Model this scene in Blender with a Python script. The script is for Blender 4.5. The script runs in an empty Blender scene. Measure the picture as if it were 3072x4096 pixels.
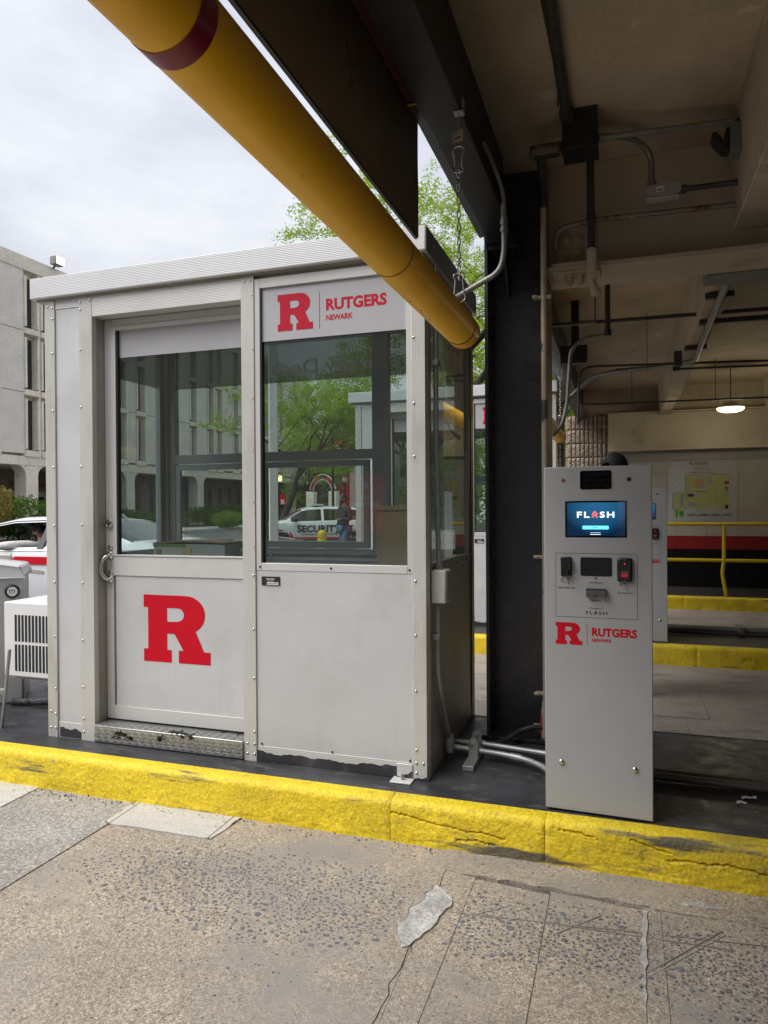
import bpy, bmesh, math, random
from math import sin, cos, pi, radians, sqrt, atan2
from mathutils import Vector, Matrix, noise
from mathutils.geometry import tessellate_polygon

S = bpy.context.scene
COL = S.collection

# ------------------------------------------------------------------ camera, sky, sun, exposure
def make_camera():
    yaw, pitch, roll = radians(18.645), radians(-.369), radians(-.368)
    f = Vector((-sin(yaw)*cos(pitch), cos(yaw)*cos(pitch), sin(pitch)))
    r = Vector((cos(yaw), sin(yaw), 0)); u = r.cross(f)
    right = cos(roll)*r + sin(roll)*u; up = -sin(roll)*r + cos(roll)*u
    cd = bpy.data.cameras.new('camera'); co = bpy.data.objects.new('camera', cd); COL.objects.link(co)
    m = Matrix.Identity(4)
    for i in range(3): m[i][0] = right[i]; m[i][1] = up[i]; m[i][2] = -f[i]
    m[2][3] = 1.29
    co.matrix_world = m
    cd.sensor_fit = 'VERTICAL'; cd.sensor_height = 36; cd.lens = 36*2839/4096
    cd.clip_start = .02; cd.clip_end = 2000
    S.camera = co
make_camera()

SUN_EL, SUN_AZ = radians(55), radians(222)      # azimuth measured clockwise from +Y (north): from the open, street side
def make_world():
    w = bpy.data.worlds.new('World'); S.world = w; w.use_nodes = True
    nt = w.node_tree; N = nt.nodes; L = nt.links; N.clear()
    out = N.new('ShaderNodeOutputWorld'); bg = N.new('ShaderNodeBackground'); bg.inputs[1].default_value = .1
    sky = N.new('ShaderNodeTexSky'); sky.sky_type = 'NISHITA'; sky.sun_disc = False
    sky.sun_elevation = SUN_EL; sky.sun_rotation = SUN_AZ
    tc = N.new('ShaderNodeTexCoord')
    mp = N.new('ShaderNodeMapping'); mp.inputs['Scale'].default_value = (1, 1, 2.4)
    n1 = N.new('ShaderNodeTexNoise'); n1.inputs['Scale'].default_value = 2.6; n1.inputs['Detail'].default_value = 6; n1.inputs['Roughness'].default_value = .55
    L.new(tc.outputs['Generated'], mp.inputs[0]); L.new(mp.outputs[0], n1.inputs[0])
    cr = N.new('ShaderNodeValToRGB')
    cr.color_ramp.elements[0].position = .32; cr.color_ramp.elements[0].color = (2.45, 2.6, 2.95, 1)
    cr.color_ramp.elements[1].position = .66; cr.color_ramp.elements[1].color = (3.85, 3.92, 4.1, 1)
    L.new(n1.outputs[0], cr.inputs[0])
    # an even overcast is brighter towards the zenith than at the horizon
    sep = N.new('ShaderNodeSeparateXYZ'); L.new(tc.outputs['Generated'], sep.inputs[0])
    mr = N.new('ShaderNodeMapRange'); mr.inputs[1].default_value = 0; mr.inputs[2].default_value = 1; mr.inputs[3].default_value = .82; mr.inputs[4].default_value = 1.5
    L.new(sep.outputs[2], mr.inputs[0])
    mul = N.new('ShaderNodeVectorMath'); mul.operation = 'SCALE'; L.new(cr.outputs[0], mul.inputs[0]); L.new(mr.outputs[0], mul.inputs['Scale'])
    mix = N.new('ShaderNodeMix'); mix.data_type = 'RGBA'; mix.inputs[0].default_value = .93
    L.new(sky.outputs[0], mix.inputs[6]); L.new(mul.outputs[0], mix.inputs[7])
    L.new(mix.outputs[2], bg.inputs[0]); L.new(bg.outputs[0], out.inputs[0])
make_world()
def make_sun():
    sd = bpy.data.lights.new('sun', 'SUN'); sd.energy = 1.5; sd.angle = radians(50); sd.color = (1, .97, .93)
    so = bpy.data.objects.new('sun', sd); COL.objects.link(so)
    d = Vector((sin(SUN_AZ)*cos(SUN_EL), cos(SUN_AZ)*cos(SUN_EL), sin(SUN_EL)))
    so.rotation_euler = d.to_track_quat('Z', 'Y').to_euler(); so.location = (-8, -4, 20)
make_sun()
S.view_settings.view_transform = 'Standard'; S.view_settings.look = 'None'
S.view_settings.exposure = 1.2; S.view_settings.gamma = 1; S.view_settings.use_curve_mapping = False
S.cycles.max_bounces = 10; S.cycles.transparent_max_bounces = 24; S.cycles.diffuse_bounces = 4; S.cycles.glossy_bounces = 4
S.cycles.use_denoising = True; S.cycles.caustics_reflective = False; S.cycles.caustics_refractive = False
S.cycles.sample_clamp_indirect = 6

# ------------------------------------------------------------------ materials
MATS = {}
def _noise(N, L, vec, scale, detail=4, rough=.55):
    n = N.new('ShaderNodeTexNoise'); n.inputs['Scale'].default_value = scale; n.inputs['Detail'].default_value = detail; n.inputs['Roughness'].default_value = rough
    L.new(vec, n.inputs['Vector']); return n.outputs['Fac']
def _ramp(N, L, fac, p0, p1, c0=(0, 0, 0, 1), c1=(1, 1, 1, 1)):
    r = N.new('ShaderNodeValToRGB'); e = r.color_ramp.elements
    e[0].position = p0; e[0].color = c0; e[1].position = p1; e[1].color = c1
    L.new(fac, r.inputs[0]); return r.outputs[0]
def _mix(N, L, fac, a, b, mode='MIX'):
    m = N.new('ShaderNodeMix'); m.data_type = 'RGBA'; m.blend_type = mode
    for s, i in ((fac, 0), (a, 6), (b, 7)):
        if hasattr(s, 'links'): L.new(s, m.inputs[i])
        elif i == 0: m.inputs[0].default_value = s
        else: m.inputs[i].default_value = (*s[:3], 1)
    return m.outputs[2]
def _math(N, L, op, a, b=0.):
    m = N.new('ShaderNodeMath'); m.operation = op
    for s, i in ((a, 0), (b, 1)):
        if hasattr(s, 'links'): L.new(s, m.inputs[i])
        else: m.inputs[i].default_value = s
    return m.outputs[0]
def mat(name, col=(.5, .5, .5), rough=.6, metal=0., var=.12, vs=4., fine=0., fs=180., bump=0., bs=90., rib=None, layers=(), coat=0., emit=None, spec=.5, stretch=None, obj=False, trans=0., rvar=.0, grain=None):
    """Principled surface: colour with two noise scales, bump, optional ribs and coloured wear layers.
    layers: (colour, noise scale, lo, hi[, stretch xyz])"""
    if name in MATS: return MATS[name]
    m = bpy.data.materials.new(name); m.use_nodes = True; MATS[name] = m
    nt = m.node_tree; N = nt.nodes; L = nt.links
    b = N['Principled BSDF']
    if obj: v = N.new('ShaderNodeTexCoord').outputs['Object']
    else: v = N.new('ShaderNodeNewGeometry').outputs['Position']
    def st(s):
        if not s: return v
        mp = N.new('ShaderNodeMapping'); mp.inputs['Scale'].default_value = s; L.new(v, mp.inputs[0]); return mp.outputs[0]
    c = (*col, 1)
    f = _noise(N, L, st(stretch), vs, 5)
    lo = tuple(x*(1-var) for x in col); hi = tuple(min(1, x*(1+var)) for x in col)
    cc = _mix(N, L, _ramp(N, L, f, .3, .7), lo, hi)
    if fine:
        ff = _noise(N, L, v, fs, 2, .6)
        g = _ramp(N, L, ff, .35, .65, (1-fine,)*3+(1,), (1+fine*.6,)*3+(1,))
        cc = _mix(N, L, 1., cc, g, 'MULTIPLY')
    if grain:
        for gs, ga in grain:
            vo = N.new('ShaderNodeTexVoronoi'); vo.inputs['Scale'].default_value = gs; L.new(v, vo.inputs['Vector'])
            sc_ = N.new('ShaderNodeSeparateColor'); L.new(vo.outputs['Color'], sc_.inputs[0])
            cc = _mix(N, L, 1., cc, _ramp(N, L, sc_.outputs[0], .05, .95, (1-ga,)*3+(1,), (1+ga*.8,)*3+(1,)), 'MULTIPLY')
    for ly in layers:
        lc, ls, l0, l1 = ly[:4]
        nf = _noise(N, L, st(ly[4] if len(ly) > 4 else None), ls, 6, .62)
        cc = _mix(N, L, _ramp(N, L, nf, l0, l1), cc, lc)
    L.new(cc, b.inputs['Base Color'])
    b.inputs['Roughness'].default_value = rough; b.inputs['Metallic'].default_value = metal
    b.inputs['Specular IOR Level'].default_value = spec
    b.inputs['Coat Weight'].default_value = coat; b.inputs['Coat Roughness'].default_value = .08
    if rvar:
        rn = _noise(N, L, v, vs*2.3, 5)
        mr = N.new('ShaderNodeMapRange'); mr.inputs[1].default_value = .3; mr.inputs[2].default_value = .7; mr.inputs[3].default_value = max(0, rough-rvar); mr.inputs[4].default_value = min(1, rough+rvar)
        L.new(rn, mr.inputs[0]); L.new(mr.outputs[0], b.inputs['Roughness'])
    h = None
    if bump: h = _math(N, L, 'MULTIPLY', _noise(N, L, st(stretch), bs, 4, .6), bump)
    if rib:
        ax, pitch, amt = rib
        sp = N.new('ShaderNodeSeparateXYZ'); L.new(v, sp.inputs[0])
        w = _math(N, L, 'MULTIPLY', sp.outputs[ax], 2*pi/pitch)
        w = _math(N, L, 'MULTIPLY', _math(N, L, 'SINE', w), amt)
        h = w if h is None else _math(N, L, 'ADD', h, w)
    if h is not None:
        bp = N.new('ShaderNodeBump'); bp.inputs['Strength'].default_value = 1; bp.inputs['Distance'].default_value = .01
        L.new(h, bp.inputs['Height']); L.new(bp.outputs[0], b.inputs['Normal'])
    if emit:
        b.inputs['Emission Color'].default_value = (*emit[:3], 1); b.inputs['Emission Strength'].default_value = emit[3]
    return m
def glass(name, tint=(.86, .9, .89), f0=.05, fmul=.9, haze=0.):
    if name in MATS: return MATS[name]
    m = bpy.data.materials.new(name); m.use_nodes = True; MATS[name] = m
    nt = m.node_tree; N = nt.nodes; L = nt.links; N.clear()
    out = N.new('ShaderNodeOutputMaterial'); tr = N.new('ShaderNodeBsdfTransparent'); tr.inputs[0].default_value = (*tint, 1)
    gl = N.new('ShaderNodeBsdfGlossy'); gl.inputs['Roughness'].default_value = .0; gl.inputs[0].default_value = (1, 1, 1, 1)
    lw = N.new('ShaderNodeLayerWeight'); lw.inputs[0].default_value = .5
    p = _math(N, L, 'POWER', lw.outputs['Facing'], 4.)
    fac = _math(N, L, 'ADD', _math(N, L, 'MULTIPLY', p, fmul), f0)
    mx = N.new('ShaderNodeMixShader'); L.new(fac, mx.inputs[0]); L.new(tr.outputs[0], mx.inputs[1]); L.new(gl.outputs[0], mx.inputs[2])
    last = mx.outputs[0]
    if haze:
        df = N.new('ShaderNodeBsdfDiffuse'); df.inputs[0].default_value = (.6, .62, .6, 1)
        v = N.new('ShaderNodeNewGeometry').outputs['Position']
        g = _ramp(N, L, _noise(N, L, v, 2.2, 6, .6), .35, .8, (haze*.3,)*3+(1,), (haze*1.6,)*3+(1,))
        m2 = N.new('ShaderNodeMixShader'); L.new(g, m2.inputs[0]); L.new(last, m2.inputs[1]); L.new(df.outputs[0], m2.inputs[2]); last = m2.outputs[0]
    L.new(last, out.inputs[0]); return m
def film(name, col, opacity, lit=False):
    if name in MATS: return MATS[name]
    m = bpy.data.materials.new(name); m.use_nodes = True; MATS[name] = m
    nt = m.node_tree; N = nt.nodes; L = nt.links; N.clear()
    out = N.new('ShaderNodeOutputMaterial'); tr = N.new('ShaderNodeBsdfTransparent'); tr.inputs[0].default_value = (.9, .93, .9, 1)
    df = N.new('ShaderNodeBsdfTranslucent' if lit else 'ShaderNodeBsdfDiffuse'); df.inputs[0].default_value = (*col, 1)
    mx = N.new('ShaderNodeMixShader'); mx.inputs[0].default_value = opacity
    L.new(tr.outputs[0], mx.inputs[1]); L.new(df.outputs[0], mx.inputs[2]); L.new(mx.outputs[0], out.inputs[0]); return m
def leafmat(name, c1, c2, tr=.45):
    if name in MATS: return MATS[name]
    m = bpy.data.materials.new(name); m.use_nodes = True; MATS[name] = m
    nt = m.node_tree; N = nt.nodes; L = nt.links; N.clear()
    out = N.new('ShaderNodeOutputMaterial')
    v = N.new('ShaderNodeNewGeometry').outputs['Position']
    f = _ramp(N, L, _noise(N, L, v, 2.1, 4), .3, .7)
    f2 = _ramp(N, L, _noise(N, L, v, 23, 2), .3, .7)
    c = _mix(N, L, _mix(N, L, .5, f, f2), c1, c2)
    d = N.new('ShaderNodeBsdfDiffuse'); t = N.new('ShaderNodeBsdfTranslucent'); L.new(c, d.inputs[0]); L.new(c, t.inputs[0])
    mx = N.new('ShaderNodeMixShader'); mx.inputs[0].default_value = tr
    L.new(d.outputs[0], mx.inputs[1]); L.new(t.outputs[0], mx.inputs[2]); L.new(mx.outputs[0], out.inputs[0]); return m

ALU = mat('aluminium', (.62, .62, .605), .42, .15, .06, 3, bump=.01, bs=400, layers=[((.33, .31, .27), 5, .66, .9)])
ALU_P = mat('aluminium_embossed', (.60, .61, .625), .46, .12, .06, 1.6, bump=.15, bs=230, stretch=(1, 1, 1.7), layers=[((.50, .485, .445), 3.1, .50, .85), ((.50, .49, .465), 7, .58, .95, (2.5, 2.5, .22)), ((.20, .19, .17), 60, .755, .78)])
ALU_V = mat('aluminium_ribbed_upright', (.60, .59, .555), .42, .15, .06, 2.5, rib=(0, .0066, .03), layers=[((.40, .375, .31), 6, .52, .8, (1, 1, .25)), ((.15, .14, .12), 45, .75, .78)])
ALU_VY = mat('aluminium_ribbed_side', (.60, .59, .555), .42, .15, .06, 2.5, rib=(1, .0066, .05), layers=[((.35, .32, .25), 6, .55, .8)])
ALU_H = mat('aluminium_ribbed_level', (.63, .625, .61), .42, .15, .06, 2.5, rib=(2, .0072, .02), layers=[((.36, .35, .33), 7, .62, .85)])
ALU_ROOF = mat('aluminium_roof_fascia', (.66, .665, .68), .42, .15, .05, 2.5, rib=(2, .0076, .02))
ALU_D = mat('aluminium_dark', (.36, .34, .30), .45, .4, .12, 3, bump=.015, bs=200, layers=[((.25, .20, .12), 4, .55, .8)])  # darker, browner aluminium for the right side, soffit and door track
STEEL = mat('galvanised_steel', (.44, .445, .45), .48, .7, .2, 14, bump=.01, bs=150, layers=[((.05, .05, .05), 18, .66, .69)])
STEEL_D = mat('galvanised_dull', (.34, .34, .33), .5, .6, .15, 12, layers=[((.10, .09, .08), 14, .6, .75)])
CHROME = mat('bright_steel', (.66, .66, .64), .22, 1, .04, 10)
RUBBER = mat('black_rubber', (.012, .012, .013), .55, 0, .1, 8)
BLACKP = mat('black_gloss_paint', (.034, .034, .040), .30, 0, .2, 8, bump=.12, bs=70, rvar=.08)
BLACKB = mat('black_beam_paint', (.016, .016, .017), .45, 0, .2, 8, bump=.16, bs=60)
BLACKPL = mat('black_plastic', (.012, .012, .013), .35, 0, .05, 8)
WHITEPAINT = mat('white_enamel', (.74, .74, .75), .4, 0, .04, 4, layers=[((.45, .43, .38), 9, .72, .9)])
GREYPAINT = mat('kiosk_grey_enamel', (.39, .40, .41), .5, 0, .04, 3, bump=.012, bs=500)
RED = mat('scarlet_vinyl', (.58, .004, .018), .6, 0, .04, 5, spec=.2)
RED_F = mat('scarlet_print', (.52, .015, .04), .6, 0, .05, 5, spec=.2)
BLACKINK = mat('black_ink', (.015, .015, .015), .6, 0, 0.02, 5)
WHITEINK = mat('white_ink', (.75, .75, .75), .6, 0, .02, 5)
YPIPE = mat('yellow_pipe', (.98, .53, .010), .4, 0, .07, 2.5, spec=.45, layers=[((.12, .06, .01), 70, .70, .74), ((.82, .42, .01), 4, .5, .8), ((.45, .26, .03), 22, .68, .72, (1, .15, 1))])
BAND = mat('maroon_tape', (.22, .006, .035), .3, 0, .1, 10)
YRAIL = mat('yellow_rail_paint', (.62, .44, .015), .35, 0, .08, 5, bump=.02, bs=60, layers=[((.25, .2, .12), 20, .72, .8)])
KERB = mat('yellow_kerb_paint', (.80, .595, .022), .6, 0, .12, 5, fine=.22, fs=95, bump=.38, bs=85,
           layers=[((.40, .31, .05), 24, .60, .72), ((.38, .37, .34), 13, .685, .70), ((.13, .115, .07), 5.5, .60, .68, (.3, 2.2, 2.2)), ((.30, .23, .05), 2.1, .52, .78), ((.16, .13, .05), 55, .70, .74), ((.33, .13, .035), 2.3, .73, .78)])
SEAL = mat('black_sealed_concrete', (.040, .040, .045), .42, 0, .4, 5, fine=.3, fs=150, bump=.22, bs=42, rvar=.12,
           layers=[((.10, .10, .105), 9, .54, .72, (1, 2.2, 1)), ((.24, .23, .22), 38, .69, .74), ((.28, .27, .25), 110, .70, .74)])
SEAL2 = mat('dull_sealed_concrete', (.045, .042, .039), .5, 0, .3, 4, fine=.25, fs=120, bump=.15, bs=40, layers=[((.10, .095, .09), 6, .58, .75)])
CONC = mat('lane_concrete', (.42, .355, .28), .85, 0, .16, 2.6, fine=.15, fs=60, grain=((420, .42), (170, .32)), bump=.3, bs=260, layers=[((.30, .275, .25), 1.5, .48, .64), ((.50, .41, .29), 3.1, .56, .78), ((.22, .19, .165), 26, .60, .72), ((.085, .08, .075), 85, .64, .68), ((.66, .62, .55), 110, .68, .72)])
CONC_G = mat('grey_weathered_concrete', (.37, .345, .31), .88, 0, .18, 3, fine=.2, fs=60, grain=((300, .34), (120, .25)), bump=.3, bs=200, layers=[((.52, .50, .46), 60, .60, .68), ((.14, .14, .135), 75, .66, .72)])
CONC_N = mat('pale_patch_concrete', (.56, .54, .50), .85, 0, .08, 5, fine=.18, fs=160, bump=.15, bs=110, stretch=(1, 6, 1))
MORTAR = mat('grey_mortar', (.46, .45, .425), .8, 0, .3, 13, fine=.3, fs=120, bump=.5, bs=70, layers=[((.30, .265, .22), 20, .56, .68)])
CONC_L = mat('brown_lane_concrete', (.40, .35, .295), .85, 0, .2, 2, fine=.3, fs=90, bump=.3, bs=50, layers=[((.15, .135, .12), 3, .55, .75, (1, 2.5, 1)), ((.38, .35, .3), 6, .62, .8)])
STONE_D = mat('dark_aggregate', (.15, .155, .17), .7, 0, .35, 60, bump=.1, bs=200)
STONE_L = mat('light_aggregate', (.5, .46, .4), .8, 0, .25, 60)
SLABM = mat('cream_painted_concrete', (.56, .47, .355), .8, 0, .16, 1.6, fine=.08, fs=60, bump=.12, bs=30,
            layers=[((.34, .27, .19), 1.3, .50, .74, (1, .35, 1)), ((.36, .24, .16), 2.6, .64, .80), ((.66, .58, .47), 5, .62, .68), ((.14, .10, .07), 26, .70, .74)])
BEAMM = mat('cream_painted_steel', (.54, .46, .345), .5, 0, .1, 2, bump=.08, bs=35, layers=[((.28, .20, .12), 2.2, .6, .8), ((.14, .08, .05), 16, .72, .77)])
PIPEC = mat('cream_chipped_pipe', (.50, .42, .33), .55, 0, .08, 6, layers=[((.075, .08, .08), 6.5, .59, .605), ((.24, .09, .04), 22, .7, .74)])
PIPED = mat('dark_conduit', (.075, .075, .075), .5, .3, .2, 9, layers=[((.15, .11, .08), 12, .6, .75)])
PIPEG = mat('grey_conduit', (.27, .265, .25), .45, .55, .14, 9, layers=[((.13, .09, .06), 12, .64, .78)])
PIPERUST = mat('peeling_conduit', (.28, .25, .21), .55, .3, .15, 9, layers=[((.14, .05, .03), 9, .5, .6), ((.5, .45, .38), 14, .66, .69)])

# ------------------------------------------------------------------ building helpers
OFF = {}
class MB:
    def __init__(s): s.v = []; s.f = []
    def add(s, v, f):
        o = len(s.v); s.v += [tuple(p) for p in v]; s.f += [tuple(i+o for i in q) for q in f]; return s
    def box(s, x0, x1, y0, y1, z0, z1):
        x0, x1 = min(x0, x1), max(x0, x1); y0, y1 = min(y0, y1), max(y0, y1); z0, z1 = min(z0, z1), max(z0, z1)
        return s.add([(x0, y0, z0), (x1, y0, z0), (x1, y1, z0), (x0, y1, z0), (x0, y0, z1), (x1, y0, z1), (x1, y1, z1), (x0, y1, z1)],
                     [(3, 2, 1, 0), (4, 5, 6, 7), (0, 1, 5, 4), (1, 2, 6, 5), (2, 3, 7, 6), (3, 0, 4, 7)])
    def cyl(s, p, q, r, n=16, r2=None, caps=True):
        return s.tube([p, q], r, n, r2, caps)
    def tube(s, path, r, n=10, r2=None, caps=True):
        P = [Vector(p) for p in path]; m = len(P)
        T = []
        for i in range(m):
            a = P[max(0, i-1)]; b = P[min(m-1, i+1)]; T.append((b-a).normalized())
        up = Vector((0, 0, 1)) if abs(T[0].z) < .9 else Vector((1, 0, 0))
        nrm = T[0].cross(up).normalized(); vs = []; fs = []
        for i in range(m):
            if i:
                ax = T[i-1].cross(T[i])
                if ax.length > 1e-7: nrm = Matrix.Rotation(T[i-1].angle(T[i]), 3, ax.normalized()) @ nrm
            nrm = (nrm - T[i]*nrm.dot(T[i])).normalized(); bi = T[i].cross(nrm)
            rr = r if r2 is None else r+(r2-r)*i/(m-1)
            if isinstance(r, (list, tuple)): rr = r[i]
            for k in range(n):
                a = 2*pi*k/n; vs.append(P[i]+rr*(cos(a)*nrm+sin(a)*bi))
        for i in range(m-1):
            for k in range(n):
                k2 = (k+1) % n; fs.append((i*n+k, i*n+k2, (i+1)*n+k2, (i+1)*n+k))
        if caps: fs.append(tuple(range(n-1, -1, -1))); fs.append(tuple((m-1)*n+k for k in range(n)))
        return s.add(vs, fs)
    def prism(s, poly, fn, d0, d1, holes=()):
        """polygon (u,v) with holes, extruded between depths d0 (back) and d1 (front); fn(u,v,d)->xyz"""
        loops = [list(poly)]+[list(h) for h in holes]; flat = [p for l in loops for p in l]
        tris = tessellate_polygon([[Vector((u, v, 0)) for u, v in l] for l in loops])
        n = len(flat); o = len(s.v)
        s.v += [tuple(fn(u, v, d1)) for u, v in flat]+[tuple(fn(u, v, d0)) for u, v in flat]
        A = lambda t: (flat[t[1]][0]-flat[t[0]][0])*(flat[t[2]][1]-flat[t[0]][1])-(flat[t[2]][0]-flat[t[0]][0])*(flat[t[1]][1]-flat[t[0]][1])
        for t in tris:
            t = tuple(t) if A(t) > 0 else (t[0], t[2], t[1])
            s.f.append(tuple(i+o for i in t)); s.f.append((t[0]+n+o, t[2]+n+o, t[1]+n+o))
        b = 0
        for l in loops:
            k = len(l)
            for i in range(k):
                j = (i+1) % k; s.f.append((b+i+o, b+j+o, b+j+n+o, b+i+n+o))
            b += k
        return s
    def lathe(s, prof, org=(0, 0, 0), ax='z', n=24):
        vs = []; fs = []
        for r, h in prof:
            for k in range(n):
                a = 2*pi*k/n; c = (r*cos(a), r*sin(a), h)
                if ax == 'y': c = (c[0], -c[2], c[1])
                if ax == 'x': c = (c[2], c[0], c[1])
                vs.append((c[0]+org[0], c[1]+org[1], c[2]+org[2]))
        m = len(prof)
        for i in range(m-1):
            for k in range(n):
                k2 = (k+1) % n; fs.append((i*n+k, i*n+k2, (i+1)*n+k2, (i+1)*n+k))
        fs.append(tuple(range(n-1, -1, -1))); fs.append(tuple((m-1)*n+k for k in range(n)))
        return s.add(vs, fs)
    def ball(s, c, r, n=12, m=8, sz=(1, 1, 1)):
        vs = []; fs = []
        for i in range(m+1):
            t = pi*i/m
            for k in range(n):
                a = 2*pi*k/n; vs.append((c[0]+r*sz[0]*sin(t)*cos(a), c[1]+r*sz[1]*sin(t)*sin(a), c[2]+r*sz[2]*cos(t)))
        for i in range(m):
            for k in range(n): fs.append((i*n+k, (i+1)*n+k, (i+1)*n+(k+1) % n, i*n+(k+1) % n))
        return s.add(vs, fs)
    def build(s, name, m, parent=None, bev=0, smooth=35, kind=None, local=False):
        me = bpy.data.meshes.new(name)
        o = (0, 0, 0) if local or parent is None else OFF.get(root_of(parent).name, (0, 0, 0))
        me.from_pydata([(a-o[0], b-o[1], c-o[2]) for a, b, c in s.v], [], s.f); me.validate(); me.update()
        me.materials.append(m)
        if smooth: me.shade_smooth(); me.set_sharp_from_angle(angle=radians(smooth))
        ob = bpy.data.objects.new(name, me); COL.objects.link(ob)
        if parent is not None: ob.parent = parent
        if bev:
            md = ob.modifiers.new('bevel', 'BEVEL'); md.width = bev; md.segments = 2; md.limit_method = 'ANGLE'; md.angle_limit = radians(40)
        if kind: ob['kind'] = kind
        return ob
def root_of(o):
    while o.parent is not None: o = o.parent
    return o
def tag(o, label, cat, group=None):
    o['label'] = label; o['category'] = cat
    if group: o['group'] = group
    return o
def thing(name, label, cat, loc=(0, 0, 0), rotz=0, group=None, local=False):
    o = bpy.data.objects.new(name, None); COL.objects.link(o); o.empty_display_size = .1
    o.location = loc; o.rotation_euler = (0, 0, rotz)
    OFF[o.name] = (0, 0, 0) if local else tuple(loc)
    return tag(o, label, cat, group)
def struct(o): o['kind'] = 'structure'; return o
def piece(name, mesh, parent, loc, rot=(0, 0, 0), sc=(1, 1, 1)):
    ob = bpy.data.objects.new(name, mesh); COL.objects.link(ob); ob.parent = parent
    o = OFF.get(root_of(parent).name, (0, 0, 0)); ob.location = (loc[0]-o[0], loc[1]-o[1], loc[2]-o[2]); ob.rotation_euler = rot; ob.scale = sc
    return ob
def meshof(mb, name, m, smooth=35):
    me = bpy.data.meshes.new(name); me.from_pydata(mb.v, [], mb.f); me.update(); me.materials.append(m)
    if smooth: me.shade_smooth(); me.set_sharp_from_angle(angle=radians(smooth))
    return me
def copy_tree(o, parent=None):
    c = o.copy(); COL.objects.link(c); c.parent = parent
    for ch in o.children: copy_tree(ch, c)
    return c
def arc(path, rad, n=6):
    """round the corners of a polyline"""
    P = [Vector(p) for p in path]; out = [P[0]]
    for i in range(1, len(P)-1):
        a, b, c = P[i-1], P[i], P[i+1]; d1 = (a-b); d2 = (c-b)
        t = min(rad, d1.length*.49, d2.length*.49); p = b+d1.normalized()*t; q = b+d2.normalized()*t
        for k in range(n+1):
            u = k/n; out.append((1-u)**2*p+2*u*(1-u)*b+u*u*q)
    out.append(P[-1]); return out
def pipe(name, path, r, m, parent, rad=.08, n=10): return MB().tube(arc(path, rad), r, n).build(name, m, parent)
def lerp(a, b, t): return a+(b-a)*t

# ------------------------------------------------------------------ lettering
_TXT = {}
def glyphs(s, bold=.0, space=1.):
    k = (s, bold, space)
    if k in _TXT: return _TXT[k]
    cu = bpy.data.curves.new('t', 'FONT'); cu.body = s; cu.size = 1; cu.offset = bold; cu.space_character = space; cu.resolution_u = 3; cu.fill_mode = 'FRONT'
    ob = bpy.data.objects.new('t', cu); COL.objects.link(ob)
    dg = bpy.context.evaluated_depsgraph_get(); me = bpy.data.meshes.new_from_object(ob.evaluated_get(dg))
    vs = [(v.co.x, v.co.y) for v in me.vertices]; fs = [tuple(p.vertices) for p in me.polygons]
    nz = sum(p.normal.z for p in me.polygons)
    if nz < 0: fs = [f[::-1] for f in fs]
    bpy.data.objects.remove(ob); bpy.data.curves.remove(cu); bpy.data.meshes.remove(me)
    xs = [a for a, b in vs]; ys = [b for a, b in vs]
    x0, x1, y0, y1 = min(xs), max(xs), min(ys), max(ys)
    vs = [((a-x0)/(x1-x0), (b-y0)/(y1-y0)) for a, b in vs]
    _TXT[k] = (vs, fs, (x1-x0)/(y1-y0)); return _TXT[k]
def write(mb, s, u0, u1, v0, v1, fn, bold=.0, space=1.):
    vs, fs, asp = glyphs(s, bold, space)
    if u1 is None: u1 = u0+(v1-v0)*asp
    return mb.add([fn(lerp(u0, u1, a), lerp(v0, v1, b)) for a, b in vs], fs)
def front(y): return lambda u, v, d=0: (u, y-d, v)          # plane facing -Y
def block_R():
    def n(x, y):
        t = 295+(x-948)*.0245; b = 745+(x-948)*.0515
        return ((x-948)/447, 1-(y-t)/(b-t))
    o = [(948, 295), (1200, 301)]
    for k in range(1, 12):
        a = pi/2-radians(148)*k/11; o.append((1228+133*cos(a), 432-131*sin(a)))
    o += [(1353, 681), (1395, 683), (1395, 768), (1185, 757), (1185, 672), (1217, 673), (1157, 560), (1108, 558), (1108, 668), (1138, 671), (1138, 755), (948, 745), (948, 660), (978, 661), (978, 380), (948, 378)]
    h = [(1108, 385), (1175, 386)]
    for k in range(1, 8):
        a = pi/2-pi*k/8; h.append((1176+46*cos(a), 432-46*sin(a)))
    h += [(1175, 478), (1108, 478)]
    return [n(*p) for p in o], [n(*p) for p in h][::-1]
R_OUT, R_HOLE = block_R()
def _r_tris():
    bm = bmesh.new()
    for lp in (R_OUT, R_HOLE):
        vs = [bm.verts.new((u, v, 0)) for u, v in lp]
        for i in range(len(vs)): bm.edges.new((vs[i], vs[(i+1) % len(vs)]))
    bmesh.ops.triangle_fill(bm, use_beauty=True, edges=bm.edges[:], normal=(0, 0, 1))
    bm.verts.index_update(); bm.normal_update()
    vs = [(v.co.x, v.co.y) for v in bm.verts]; fs = []
    for f in bm.faces:
        q = [v.index for v in f.verts]; fs.append(q if f.normal.z > 0 else q[::-1])
    bm.free(); return vs, fs
R_V, R_F = _r_tris()
def bigR(mb, u0, u1, v0, v1, fn, d=.0008):
    return mb.add([fn(lerp(u0, u1, a), lerp(v0, v1, b), d) for a, b in R_V], R_F)

rnd = random.Random(7)
IZ = .16

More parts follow.
